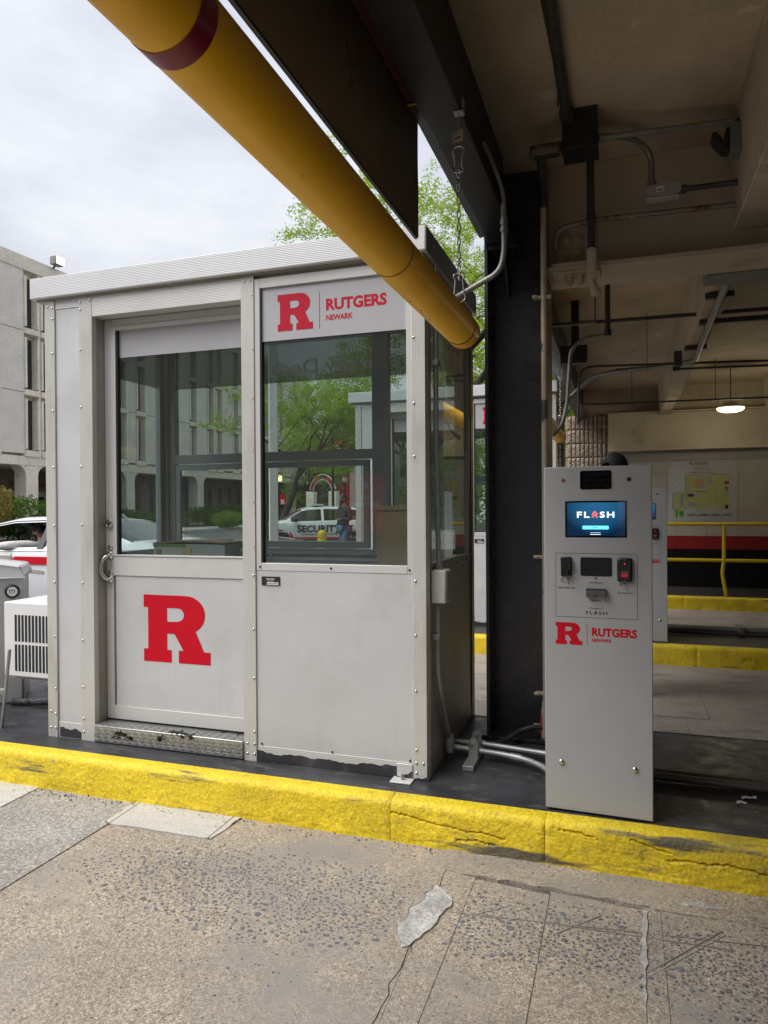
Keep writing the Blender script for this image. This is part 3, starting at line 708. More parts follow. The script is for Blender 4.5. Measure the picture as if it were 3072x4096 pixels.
    t = MB(); write(t, 'PORTA-KING', -1.505, -1.465, .971, .979, front(Y0-.001), .02)
    t.box(-1.503, -1.445, Y0-.001, Y0-.0006, .9575, .9615); t.box(-1.503, -1.445, Y0-.001, Y0-.0006, .951, .955); t.box(-1.50, -1.47, Y0-.001, Y0-.0006, .9655, .967)
    t.build('lettering', WHITEINK, pl, smooth=0)
    br = MB().box(-.90, -.832, Y0-.006, Y0+.0015, IZ+.004, .223); br.box(-.915, -.825, Y0-.06, Y0+.0015, IZ-.001, IZ+.006)
    bk = br.build('anchor_bracket', ALU, b, bev=.002); MB().cyl((-.868, Y0-.03, IZ+.006), (-.868, Y0-.03, IZ+.03), .007, 8).build('bolt', STEEL, bk)
    ragged(-.899, -.834, IZ+.004, .19, Y0-.0062, 29.7, 30, .025).build('tar', SEAL, bk, smooth=0)
    # --- roof
    rf = MB().box(-2.795, -.757, 2.79, 3.832, 2.335, 2.437).build('roof', ALU_ROOF, b, bev=.004)
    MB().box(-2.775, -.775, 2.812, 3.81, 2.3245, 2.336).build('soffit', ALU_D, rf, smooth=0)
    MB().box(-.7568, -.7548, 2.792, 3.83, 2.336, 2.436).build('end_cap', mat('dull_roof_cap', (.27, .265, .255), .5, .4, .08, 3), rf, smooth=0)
    rivets(rf, [(-.7548, 2.92, 2.39), (-.7548, 3.35, 2.39), (-.7548, 3.74, 2.39)], ALU_D, .006, 'x')
    # --- right side
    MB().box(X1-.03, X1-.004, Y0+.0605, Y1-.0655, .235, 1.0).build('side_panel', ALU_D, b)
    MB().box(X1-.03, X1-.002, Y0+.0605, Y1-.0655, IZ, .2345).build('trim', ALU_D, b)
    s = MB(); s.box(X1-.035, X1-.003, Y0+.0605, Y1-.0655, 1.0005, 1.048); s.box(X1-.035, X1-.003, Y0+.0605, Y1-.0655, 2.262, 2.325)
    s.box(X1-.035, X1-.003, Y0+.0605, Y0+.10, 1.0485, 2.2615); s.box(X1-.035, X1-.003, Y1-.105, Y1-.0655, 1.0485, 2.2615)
    sw = s.build('window', ALU_D, b, bev=.002); sw['label'] = 'dark aluminium side window facing the ticket machine'
    MB().box(X1-.02, X1-.016, Y0+.1005, Y1-.1055, 1.049, 2.261).build('glass_pane', GLASS, sw, smooth=0)
    MB().box(X1-.0025, X1+.001, Y1-.070, Y1-.062, IZ, 2.32).build('gasket', RUBBER, b)
    rivets(sw, [(X1-.003, 3.05, 1.02), (X1-.003, 3.38, 1.02), (X1-.003, 3.62, 1.02)], mat('dark_screw'), .006, 'x')
    rivets(b, [(X1, 2.85, z) for z in (.2, .29, .45, .7, .95)], ALU_D, .006, 'x')
    nt = MB().prism([(3.33, 1.92), (3.60, 1.925), (3.60, 2.14), (3.365, 2.14)], lambda u, v, dd: (X1-.024-dd, u, v), 0, .001).build('hanging_notice', film('notice_back', (.55, .56, .56), .55), sw, smooth=0)
    t = MB(); write(t, 'nce', 3.60, 3.44, 2.0, 2.06, lambda u, v: (X1-.0225, u, v), .02); t.build('lettering', film('notice_letters', (.9, .9, .9), .9), nt, smooth=0)
    # --- left side, behind the door glass
    MB().box(X0+.003, X0+.03, Y0+.0605, Y1-.0655, IZ, 1.0).build('side_panel', ALU_P, b)
    s = MB(); s.box(X0+.003, X0+.04, Y0+.0605, Y1-.0655, 1.0005, 1.048); s.box(X0+.003, X0+.04, Y0+.0605, Y1-.0655, 2.262, 2.325)
    s.box(X0+.003, X0+.04, Y0+.0605, Y0+.10, 1.0485, 2.2615); s.box(X0+.003, X0+.04, Y1-.105, Y1-.0655, 1.0485, 2.2615)
    lw = s.build('window', INNER, b, bev=.002)
    MB().box(X0+.016, X0+.02, Y0+.1005, Y1-.1055, 1.049, 2.261).build('glass_pane', GLASS, lw, smooth=0)
    MB().box(X0+.0225, X0+.0245, Y0+.1005, Y1-.1055, 2.028, 2.26).build('dark_film', FILMT, lw, smooth=0)
    # --- back wall
    MB().box(X0+.0605, X1-.0605, Y1-.03, Y1-.002, IZ, 1.0185).build('rear_panel', ALU_P, b)
    s = MB(); ya, yb = Y1-.05, Y1-.004
    s.box(X0+.0605, X1-.0605, ya, yb, 2.26, 2.325); s.box(X0+.0605, -2.625, ya, yb, 1.02, 2.2595); s.box(-1.332, -1.235, ya, yb, 1.02, 2.2595)
    s.box(-.86, X1-.0605, ya, yb, 1.02, 2.2595); s.box(-2.625, -1.332, ya, yb, 1.565, 1.62); s.box(-2.625, -1.332, ya, yb, 1.02, 1.055); s.box(-1.235, -.86, ya, yb, 1.02, 1.06)
    bw = s.build('window', INNER, b, bev=.002); bw['label'] = 'rear windows in aluminium frames coloured dark as if in shade'
    sl = MB(); sl.box(-2.61, -1.345, ya-.012, ya+.01, 1.525, 1.56); sl.box(-2.61, -1.345, ya-.012, ya+.01, 1.06, 1.098); sl.box(-1.383, -1.345, ya-.012, ya+.01, 1.098, 1.525)
    sl.box(-2.61, -2.58, ya-.012, ya+.01, 1.098, 1.525); sl.box(-2.02, -1.985, ya-.014, ya+.01, 1.06, 1.525); sl.box(-2.025, -2.005, ya-.03, ya-.014, 1.13, 1.33)
    sl.build('sliding_sash', INNER, bw, bev=.002)
    for x0, x1, z0, z1 in ((-2.624, -1.333, 1.6205, 2.259), (-2.579, -2.021, 1.0985, 1.5245), (-1.984, -1.384, 1.0985, 1.5245), (-1.234, -.861, 1.061, 2.259)):
        MB().box(x0, x1, ya+.02, ya+.024, z0, z1).build('glass_pane', GLASS, bw, smooth=0)
    fm = MB().box(-2.623, -1.334, ya+.0145, ya+.0155, 2.026, 2.258).build('dark_film', FILMT, bw, smooth=0)
    MB().box(-1.233, -.862, ya+.0145, ya+.0155, 2.026, 2.258).build('dark_film', FILMT, bw, smooth=0)
    t = MB(); write(t, 'University Deck', -1.03, -1.985, 2.045, 2.155, lambda u, v: (u, ya+.0262, v), .02); t.build('lettering', FILMX, fm, smooth=0)
    # --- inside
    MB().box(X0+.04, X1-.04, Y0+.13, Y1-.06, IZ+.005, .235).build('floor', SEAL2, b, smooth=0)
    MB().box(X0+.04, X1-.04, Y0+.08, Y1-.06, 2.312, 2.323).build('inner_ceiling', mat('booth_ceiling', (.45, .45, .44), .7), b, smooth=0)
    ct = MB(); ct.prism([(-2.685, Y1-.055), (-.83, Y1-.055), (-.83, Y0+.13), (-1.25, Y0+.13), (-1.46, Y1-.34), (-2.685, Y1-.34)][::-1], lambda u, v, d: (u, v, d), .965, .99)
    ct.build('counter', mat('counter_laminate', (.13, .135, .14), .3, 0, .1, 5), b, bev=.003)
    return b
BOOTH = make_booth()
BOOTH2 = copy_tree(BOOTH); BOOTH2.location = (-1.75+.19, 3.3+3.83, IZ)
BOOTH2['label'] = 'second aluminium booth on the far island, seen beyond the first booth'

def make_booth_contents():
    card = mat('corrugated_card', (.30, .215, .13), .85, 0, .1, 6, rib=(0, .009, .03), layers=[((.2, .13, .07), 8, .62, .8)])
    c = thing('cardboard_box', 'tall brown cardboard box with torn top edge inside the booth window', 'box', (-1.06, 3.38, .99))
    mb = MB(); x0, x1, y0, y1, z0, z1 = -1.145, -.95, 3.28, 3.50, .991, 1.275
    for bx in ((x0, x1, y0, y0+.006), (x0, x1, y1-.006, y1), (x0, x0+.006, y0+.006, y1-.006), (x1-.006, x1, y0+.006, y1-.006)): mb.box(bx[0], bx[1], bx[2], bx[3], z0, z1)
    mb.box(x0+.006, x1-.006, y0+.006, y1-.006, z0, z0+.006)
    mb.build('box_body', card, c)
    MB().prism(jag((x0, z1), (x1, z1+.004), 14, .003, 51)+[(x1, z1+.004), (x1+.006, z1+.03)]+jag((x1, z1+.034), (x0-.012, z1+.022), 14, .004, 52), front(y0-.001), 0, .006).build('torn_flap', card, c)
    w = thing('paper_carton', 'white and green printed carton lying open on the booth counter', 'carton', (-2.45, 3.62, .99))
    wc = mat('white_carton', (.5, .5, .48), .7, 0, .05, 5); MB().box(-2.62, -2.14, 3.52, 3.72, .991, 1.085).build('carton_body', wc, w, bev=.003)
    MB().prism([(-2.62, 1.085), (-2.38, 1.10), (-2.14, 1.09), (-2.14, 1.096), (-2.38, 1.108), (-2.62, 1.092)], front(3.515), -.2, .0).build('flap', card, w)
    MB().box(-2.621, -2.40, 3.5175, 3.5195, 1.07, 1.086).build('green_stripe', mat('green_print', (.12, .3, .08), .6), w)
    MB().box(-2.60, -2.565, 3.5175, 3.5195, 1.0, 1.055).build('brown_label', card, w)
    MB().box(-2.42, -2.36, 3.5175, 3.5195, 1.0, 1.06).build('tan_label', mat('tan_print', (.55, .42, .2), .6), w)
    k = thing('coiled_cable', 'grey coiled telephone cable resting on the booth counter', 'cable', (-1.99, 3.62, .99))
    pts = []
    for i in range(160):
        t = i/159; a = i*.9; x = -2.08+.20*t; z = 1.02+.07*sin(pi*(t*.9+.1)); pts.append((x+.0, 3.6+.012*cos(a), z+.012*sin(a)))
    MB().tube(pts, .004, 6).build('cable', mat('grey_cable', (.3, .3, .29), .5), k)
    MB().box(-2.11, -2.03, 3.57, 3.66, .991, 1.03).build('handset_base', BLACKPL, k, bev=.006)
make_booth_contents()

def make_booth_outside():
    # conduit and switch box on the booth's right side
    c = thing('booth_conduit', 'grey metal conduit running down the booth side wall into a switch box', 'conduit', (-.75, 2.95, IZ))
    pipe('conduit', [(-.752, 2.93, 2.32), (-.752, 2.925, 1.5), (-.752, 2.945, 1.2), (-.752, 2.96, 1.035)], .011, STEEL_D, c, .2)
    pipe('conduit', [(-.752, 2.93, .87), (-.752, 2.925, .6), (-.745, 2.95, .50), (-.745, 3.10, .26)], .011, STEEL_D, c, .15)
    for z in (1.9, .74): MB().box(-.7685, -.737, 2.905, 2.945, z-.012, z+.012).build('strap', STEEL_D, c, bev=.002)
    MB().lathe([(.018, 0), (.018, .02), (.014, .02), (.014, .03)], (-.752, 2.96, 1.02), 'z', 12).build('connector', STEEL_D, c)
    bx = MB().box(-.768, -.705, 2.885, 2.985, .885, 1.025).build('switch_box', mat('scuffed_white_box', (.55, .54, .51), .5, 0, .08, 12, layers=[((.12, .11, .1), 30, .66, .7)]), c, bev=.006)
    MB().box(-.7045, -.700, 2.895, 2.975, .895, 1.015).build('cover', STEEL_D, bx, bev=.002)
    MB().lathe([(.02, 0), (.022, .04), (.02, .08)], (-.745, 3.11, .19), 'z', 12).build('elbow', STEEL_D, c)
    # two galvanised conduits along the island to the ticket machine
    for nm, lb, path in (('floor_conduit', 'galvanised conduit along the island, rear one of the clamped pair', [(-.745, 3.21, .205), (-.6, 3.20, .21), (-.2, 3.165, .20)]),
                     ('floor_conduit', 'galvanised conduit along the island, front one curving into the ticket machine', [(-.735, 3.135, .205), (-.5, 3.105, .205), (-.40, 3.085, .20), (-.32, 3.03, .195), (-.285, 2.98, .185)])):
        t = thing(nm, lb, 'conduit', path[0]); pipe('pipe', path, .0130, STEEL, t, .06, 14)
        MB().cyl(tuple(lerp(path[1][i], path[2][i], .3 if len(path) > 3 else -.1) for i in range(3)), tuple(lerp(path[1][i], path[2][i], .8 if len(path) > 3 else .0) for i in range(3)), .0150, 14).build('coupling', STEEL, t)
    cl = thing('pipe_clamp', 'two grey pipe straps on a strut bolted to the black island', 'clamp', (-.63, 3.06, IZ))
    MB().box(-.66, -.61, 2.98, 3.24, IZ-.001, IZ+.022).build('strut', STEEL_D, cl, bev=.003)
    for y, z in ((3.195, .245), (3.115, .235)):
        MB().prism([(-.02, -.06), (.02, -.06), (.021, .01), (.016, .026), (.0, .033), (-.016, .026), (-.021, .01)], lambda u, v, d: (-.635+u, y-.018-d, z+v), 0, .004).build('strap', STEEL_D, cl)
        MB().cyl((-.635, y-.022, z+.012), (-.635, y-.03, z+.012), .007, 8).build('bolt', STEEL, cl)
    hz = thing('black_hose', 'black painted flexible conduit snaking past the foot of the column', 'hose', (-.55, 3.4, IZ))
    pipe('hose', [(-.74, 3.27, .175), (-.62, 3.26, .175), (-.54, 3.33, .185), (-.47, 3.40, .225), (-.41, 3.42, .24), (-.37, 3.43, .24)], .013, BLACKP, hz, .1)
    # AC unit on the left wall
    a = thing('air_conditioner', 'white window air conditioner with black slotted vents on booth end wall', 'air conditioner', (-2.96, 3.3, .38))
    MB().box(-3.205, -2.735, 3.0, 3.62, .385, .79).build('casing', WHITEPAINT, a, bev=.008)
    for z0, z1 in ((.578, .722), (.418, .562)):
        for k in range(17):
            x = -3.128+k*.0235
            MB().box(x, x+.0145, 2.9975, 3.0005, z0, z1).build('vent_slot', BLACKINK, a, bev=.004)
    for yy in (3.06, 3.5): MB().box(-3.22, -2.74, yy, yy+.03, .36, .3845).build('bracket', STEEL_D, a)
    sr = thing('support_rod', 'thin threaded steel rod leaning beside the air conditioner', 'rod', (-3.06, 2.85, IZ))
    MB().cyl((-3.066, 2.85, IZ-.01), (-3.007, 2.85, .568), .0085, 10).build('rod', STEEL_D, sr); MB().cyl((-3.05, 2.85, .335), (-3.047, 2.85, .36), .014, 6).build('nut', STEEL_D, sr)
    MB().box(-3.4, -3.04, 2.842, 2.862, .345, .362).build('cross_strut', STEEL_D, sr, bev=.002)
    pv = thing('white_pipe', 'pale painted pipe lying along the island behind the air conditioner', 'pipe', (-3.2, 3.24, IZ))
    pipe('pipe', [(-3.42, 3.66, .20), (-3.0, 3.70, .20), (-2.74, 3.72, .20)], .028, mat('pale_pipe', (.5, .53, .52), .5, 0, .1, 8, layers=[((.1, .1, .1), 9, .66, .7)]), pv)
    MB().box(-3.5, -3.38, 3.6, 3.72, IZ-.001, .235).build('elbow_block', mat('pale_pipe'), pv, bev=.01)
    bp = thing('foil_wrapped_pipe', 'black tarred pipe wrapped in foil lying on the island', 'pipe', (-3.2, 3.27, IZ))
    pipe('pipe', [(-3.36, 3.20, .178), (-3.2, 3.23, .182), (-3.0, 3.27, .182), (-2.735, 3.3, .18)], .02, mat('tarred_foil', (.05, .05, .055), .25, .6, .5, 30, bump=.5, bs=60), bp)
make_booth_outside()

def make_gate(loc, label, arm=False):
    gp = mat('gate_grey_enamel', (.33, .33, .33), .5, 0, .04, 4)
    lid = mat('gate_pale_lid', (.58, .58, .58), .45, 0, .04, 4)
    x, y = 0, 0; Z = -IZ
    g = thing('barrier_gate', label, 'gate', (loc[0], loc[1], IZ), radians(40), local=True)
    bd_ = dict(local=True)
    MB().box(-.42, 0, 0, .34, 0, .90+Z).build('cabinet', gp, g, bev=.012, local=True)
    MB().prism([(-.43, .9005+Z), (.008, .9005+Z), (.008, .915+Z), (-.012, .955+Z), (-.43, 1.015+Z)], lambda u, v, d: (u, .17-d, v), -.18, .18).build('lid', lid, g, bev=.01, local=True)
    cx, cz = -.055, .815+Z
    bd = MB().lathe([(.040, -.002), (.040, .012), (.033, .016), (.033, .013), (.001, .013)], (cx, 0, cz), 'y', 28).build('badge', BLACKPL, g, local=True)
    MB().lathe([(.027, 0), (.027, .0145), (.001, .0145)], (cx, 0, cz), 'y', 24).build('badge_face', mat('badge_grey', (.6, .6, .58), .5), bd, local=True)
    t = MB(); write(t, 'm', cx-.016, cx+.016, cz-.008, cz+.012, front(-.0148), .01); t.build('lettering', BLACKINK, bd, smooth=0, local=True)
    MB().box(cx-.016, cx+.004, -.0149, -.0146, cz-.015, cz-.0125).build('underline', BLACKINK, bd, smooth=0, local=True)
    wl = MB().box(-.32, -.14, -.0015, .0005, .50+Z, .68+Z).build('warning_label', WHITEINK, g, local=True)
    MB().box(-.32, -.14, -.0025, -.0016, .64+Z, .68+Z).build('warning_strip', RED, wl, local=True)
    t = MB(); write(t, 'WARNING', -.31, -.15, .65+Z, .67+Z, front(-.0031), .03); t.build('lettering', BLACKINK, wl, smooth=0, local=True)
    t = MB(); write(t, 'moving', -.22, -.145, .605+Z, .625+Z, front(-.0021), .01); write(t, 'serious', -.22, -.145, .575+Z, .595+Z, front(-.0021), .01); t.build('lettering', BLACKINK, wl, smooth=0, local=True)
    if arm:
        am = MB().box(-.36, -.275, -.05, -.005, .6, 3.4).build('gate_arm', WHITEPAINT, g, bev=.005, local=True)
        for k in range(9): MB().box(-.2745, -.2735, -.05, -.005, .8+k*.3, .95+k*.3).build('red_tape', RED, am, local=True)
    return g
make_gate((-3.335, 3.26), 'grey barrier gate cabinet with round badge behind the air conditioner')
make_gate((-3.10, 6.62), 'grey barrier gate cabinet with raised white arm before the second booth', True)

# ------------------------------------------------------------------ ticket machines
SCREENG = mat('screen_glass', (.004, .004, .005), .03, 0, .0, 5, spec=.5)
def chevron(mb, cx, z0, w, h, fn, d=.001):
    """two stacked roof-shaped strokes that stand for the letter A"""
    for k, zz in enumerate((z0+h*.46, z0)):
        t = h*.30; hh = h*.54
        mb.prism([(cx-w/2, zz), (cx-w/2+t*.95, zz), (cx, zz+hh-t*.62), (cx+w/2-t*.95, zz), (cx+w/2, zz), (cx+t*.28, zz+hh), (cx-t*.28, zz+hh)], fn, 0, d)
def rrect(u0, u1, v0, v1, r, n=5):
    out = []
    for cx, cy, a0 in ((u1-r, v1-r, 0), (u0+r, v1-r, pi/2), (u0+r, v0+r, pi), (u1-r, v0+r, 3*pi/2)):
        for k in range(n+1): a = a0+pi/2*k/n; out.append((cx+r*cos(a), cy+r*sin(a)))
    return out
def make_kiosk():
    k = thing('ticket_machine', 'grey pillar ticket machine with lit blue screen on the near island', 'ticket machine', (-.276, 2.709, IZ), radians(-2.0), local=True)
    W, H = .370, 1.275
    F = lambda u, v, d=0: (u, -d, v)
    MB().box(0, W, .002, .36, .012, H-.002).build('cabinet', GREYPAINT, k, bev=.006, local=True)
    MB().box(.006, W-.006, .006, .354, -.001, .0115).build('plinth', RUBBER, k, local=True)
    MB().box(-.004, W+.003, -.010, .0015, .006, H).build('front_door', GREYPAINT, k, bev=.003, local=True)
    Z = -.0100
    G = lambda u, v, d=0: (u, Z-d, v)
    # camera window
    MB().prism(rrect(.126, .236, 1.191, 1.259, .008), G, -.001, .0012).build('camera_window', SCREENG, k, local=True)
    for u in (.067, .296):
        sp = MB().lathe([(.0075, 0), (.0075, .0015), (.0055, .0008), (.001, .0008)], (u, Z, 1.2255), 'y', 18).build('sensor', BLACKPL if u > .2 else mat('copper_lens', (.45, .22, .12), .25, .8), k, local=True)
    # lit screen
    sb = MB().box(.072, .288, Z-.0012, Z+.002, 1.016, 1.149).build('screen_bezel', SCREENG, k, bev=.0006, local=True)
    scr = bpy.data.materials.new('lit_screen'); scr.use_nodes = True; nt = scr.node_tree; N = nt.nodes; L = nt.links
    b = N['Principled BSDF']; b.inputs['Base Color'].default_value = (.004, .008, .012, 1); b.inputs['Roughness'].default_value = .04
    tc = N.new('ShaderNodeTexCoord'); sx = N.new('ShaderNodeSeparateXYZ'); L.new(tc.outputs['Object'], sx.inputs[0])
    dx = _math(N, L, 'POWER', _math(N, L, 'MULTIPLY', _math(N, L, 'SUBTRACT', sx.outputs[0], .185), 8.), 2.)
    dz = _math(N, L, 'POWER', _math(N, L, 'MULTIPLY', _math(N, L, 'SUBTRACT', sx.outputs[2], 1.135), 9.), 2.)
    g = _math(N, L, 'ADD', dx, dz); rc = _ramp(N, L, g, .0, 1., (.008, .055, .12, 1), (.001, .008, .024, 1)); L.new(rc, b.inputs['Emission Color']); b.inputs['Emission Strength'].default_value = 1.
    SB = -.0114
    SF = lambda u, v, d=0: (u, SB-d, v)
    MB().box(.079, .281, SB-.0002, SB+.0002, 1.022, 1.143).build('display', scr, sb, smooth=0, local=True)
    wht = mat('screen_white', (.0, .0, .0), .2, emit=(.75, .85, .9, 1.)); cor = mat('screen_coral', (0, 0, 0), .2, emit=(.8, .09, .07, 1.)); cy = mat('screen_cyan', (0, 0, 0), .2, emit=(.10, .50, .82, 1.)); dk = mat('screen_dark', (0, 0, 0), .3, emit=(.01, .04, .08, 1.))
    T = lambda u, v, d=0: (u, SB-.0007-d, v)
    t = MB(); write(t, 'FL', .115, .159, 1.088, 1.1095, T, .018, 1.25); write(t, 'SH', .195, .245, 1.088, 1.1095, T, .018, 1.25); t.build('lettering', wht, sb, smooth=0, local=True)
    t = MB(); chevron(t, .1775, 1.0885, .024, .023, T, .0002); t.build('chevron', cor, sb, smooth=0, local=True)
    bt = MB().prism(rrect(.134, .226, 1.0455, 1.0585, .003), T, 0, .0003).build('button', cy, sb, smooth=0, local=True)
    t = MB(); write(t, 'BEGIN', .171, .189, 1.0495, 1.0545, lambda u, v: (u, SB-.0013, v), .01); t.build('lettering', dk, sb, smooth=0, local=True)
    t = MB(); write(t, 'Powered by FLASH OS', .162, .197, 1.0315, 1.0345, T, .02); t.box(.161, .198, SB-.0009, SB-.0007, 1.0262, 1.0275); t.build('lettering', wht, sb, smooth=0, local=True)
    # inset service plate
    sp = MB(); e = .0012
    for u0, u1, v0, v1 in ((.037, .3235, .9565, .9565+e), (.037, .3235, .722, .722+e), (.037, .037+e, .722, .957), (.3223, .3235, .722, .957)): sp.box(u0, u1, Z-.0004, Z+.001, v0, v1)
    sp.build('plate_seam', BLACKINK, k, smooth=0, local=True)
    cr = MB().box(.056, .095, Z-.006, Z+.002, .873, .943).build('card_reader', BLACKPL, k, bev=.002, local=True)
    MB().prism([(.059, .939), (.092, .939), (.090, .903), (.083, .893), (.083, .878), (.066, .878), (.066, .893), (.060, .903)][::-1], G, .0061, .021).build('card_throat', BLACKPL, cr, bev=.002, local=True)
    MB().box(.0735, .0765, Z-.0222, Z-.0211, .895, .925).build('slot', mat('slot_black', (.002, .002, .002), .8), cr, local=True)
    for u in (.068, .075, .082): MB().ball((u, Z-.014, .879), .0042, 8, 6).build('reader_tooth', BLACKPL, cr, local=True)
    MB().prism(rrect(.126, .236, .875, .943, .006), G, -.001, .0012).build('barcode_window', SCREENG, k, local=True)
    tp = MB().box(.254, .306, Z-.014, Z+.001, .858, .943).build('card_pad', BLACKPL, k, bev=.006, local=True)
    MB().box(.268, .292, Z-.0147, Z-.0141, .875, .8862).build('pad_label', mat('red_label', (.6, .02, .03), .4, emit=(.5, .01, .02, .06)), tp, local=True)
    MB().box(.268, .292, Z-.0147, Z-.0141, .8864, .897).build('pad_label', mat('brown_label', (.12, .085, .07), .5), tp, local=True)
    for z, c in ((.938, CHROME), (.863, CHROME), (.923, mat('red_led', (.2, 0, 0), .3, emit=(1, .05, .03, .8)))): MB().lathe([(.0018, 0), (.0018, .001), (.0003, .0013)], (.280, Z-.014, z), 'y', 10).build('screw', c, tp, local=True)
    tk = MB().prism([(.147, .801), (.170, .801), (.1725, .8075), (.178, .8095), (.184, .8095), (.1895, .8075), (.192, .801), (.215, .801), (.215, .826), (.147, .826)], G, -.001, .019).build('ticket_slot', mat('dark_grey_plastic', (.085, .088, .09), .5), k, bev=.0015, local=True)
    MB().box(.146, .216, Z-.0145, Z+.0, .8265, .829).build('slot_hood', BLACKPL, tk, local=True)
    # printed wording and pictograms
    I = lambda u, v, d=0: (u, Z-.0004-d, v)
    def put(*w):
        t = MB()
        for a in w: write(t, *a)
        t.build('lettering', BLACKINK, k, smooth=0, local=True)
    put(('Insert Credit Card', .046, .106, .8265, .8335, I, .02)); put(('Scan Barcode', .158, .203, .8485, .855, I, .02)); put(('Take Ticket', .162, .198, .783, .789, I, .02))
    put(('Tap Access Card', .254, .307, .813, .8195, I, .02)); put(('POWERED BY', .158, .205, .754, .7595, I, .0))
    t = MB(); write(t, 'FL', .145, .169, .7345, .747, I, .012, 1.25); write(t, 'SH', .190, .219, .7345, .747, I, .012, 1.25); chevron(t, .1795, .7345, .0145, .0135, I, .0002); t.build('lettering', BLACKINK, k, smooth=0, local=True)
    for z in (.8625, .797):
        t = MB(); chevron(t, .180, z, .010, .010, I, .0002); t.build('arrow_mark', BLACKINK, k, smooth=0, local=True)
    t = MB()
    def line(pts, w=.0008):
        for p, q in zip(pts[:-1], pts[1:]):
            d = Vector((q[0]-p[0], q[1]-p[1])); n = Vector((-d.y, d.x)).normalized()*w/1.4; d = d.normalized()*w*.4
            t.add([I(p[0]-n.x-d.x, p[1]-n.y-d.y), I(q[0]-n.x+d.x, q[1]-n.y+d.y), I(q[0]+n.x+d.x, q[1]+n.y+d.y), I(p[0]+n.x-d.x, p[1]+n.y-d.y)], [(0, 1, 2, 3)])
    hand = lambda ox, oz, s=1: [(ox+s*a, oz+s*b) for a, b in ((0, 0), (-.003, .003), (.001, .0045), (.010, .0005), (.016, -.004), (.019, -.009))]
    c = rrect(.0575, .0845, .8495, .8655, .002, 2); line(c+[c[0]]); line([(.060, .8535), (.071, .8535)]); t.add([I(.060, .8575), I(.064, .8575), I(.064, .862), I(.060, .862)], [(0, 1, 2, 3)])
    line(hand(.079, .857)); line([(.079, .857), (.083, .850), (.081, .845), (.088, .843), (.091, .840)]); line([(.083, .850), (.089, .848)]); t.build('pictogram', BLACKINK, k, smooth=0, local=True)
    t = MB(); line(hand(.281, .846)); line([(.281, .846), (.285, .837), (.282, .832), (.290, .829), (.294, .825)]); line([(.285, .837), (.292, .834)])
    line([(.273, .842), (.273, .852), (.285, .852), (.285, .846)])
    for r in (.003, .006, .009): line([(.2705-r*cos(a)*.9, .8475+r*sin(a)) for a in (-.9, -.45, 0, .45, .9)])
    t.build('pictogram', BLACKINK, k, smooth=0, local=True)
    bigR(MB(), .036, .131, .6205, .7015, I, .0003).build('letter', RED, k, smooth=0, local=True)
    t = MB(); write(t, 'RUTGERS', .165, .321, .6555, .6865, I, .045); write(t, 'NEWARK', .165, .236, .635, .6475, I, .035); t.box(.1475, .149, Z-.0006, Z-.0003, .620, .702); t.build('lettering', RED, k, smooth=0, local=True)
    for u, z in ((.055, .1835), (.312, .1855)): MB().lathe([(.0105, -.001), (.0105, .003), (.008, .007), (.003, .0085), (.0003, .0088)], (u, Z, z), 'y', 20).build('dome_screw', CHROME, k, smooth=60, local=True)
    return k
KIOSK = make_kiosk()
K2 = copy_tree(KIOSK); K2.location = (-.276+.24+.004, 2.709+3.59, IZ); K2['label'] = 'grey pillar ticket machine on the second island, mostly behind the near one'

# ------------------------------------------------------------------ clearance bars, chains
def link_mesh(l=.027, w=.0105, r=.0019):
    path = []
    for k in range(17):
        a = 2*pi*k/16; path.append((w*cos(a)*.5, 0, (l-w)*.5*(1 if sin(a) > 0 else -1)*(abs(sin(a))**.4)+w*.5*sin(a)))
    return meshof(MB().tube(path, r, 6, caps=False), 'chain_link', CHROME, 60)
LINK = None
def carabiner(x, y, z, h, parent, flip=False):
    s = -1 if flip else 1; pts = []
    for a, b in ((0, .5), (.16, .46), (.19, .34), (.14, .16), (.12, -.1), (.11, -.28), (.17, -.36), (.15, -.46), (0, -.5), (-.15, -.46), (-.17, -.36), (-.11, -.28), (-.12, -.1), (-.14, .16), (-.19, .34), (-.16, .46), (0, .5)):
        pts.append((x+a*h*1.15, y+.004*a, z+s*b*h))
    return MB().tube(arc(pts, .006, 3), .0027, 8).build('carabiner', CHROME, parent, smooth=60)
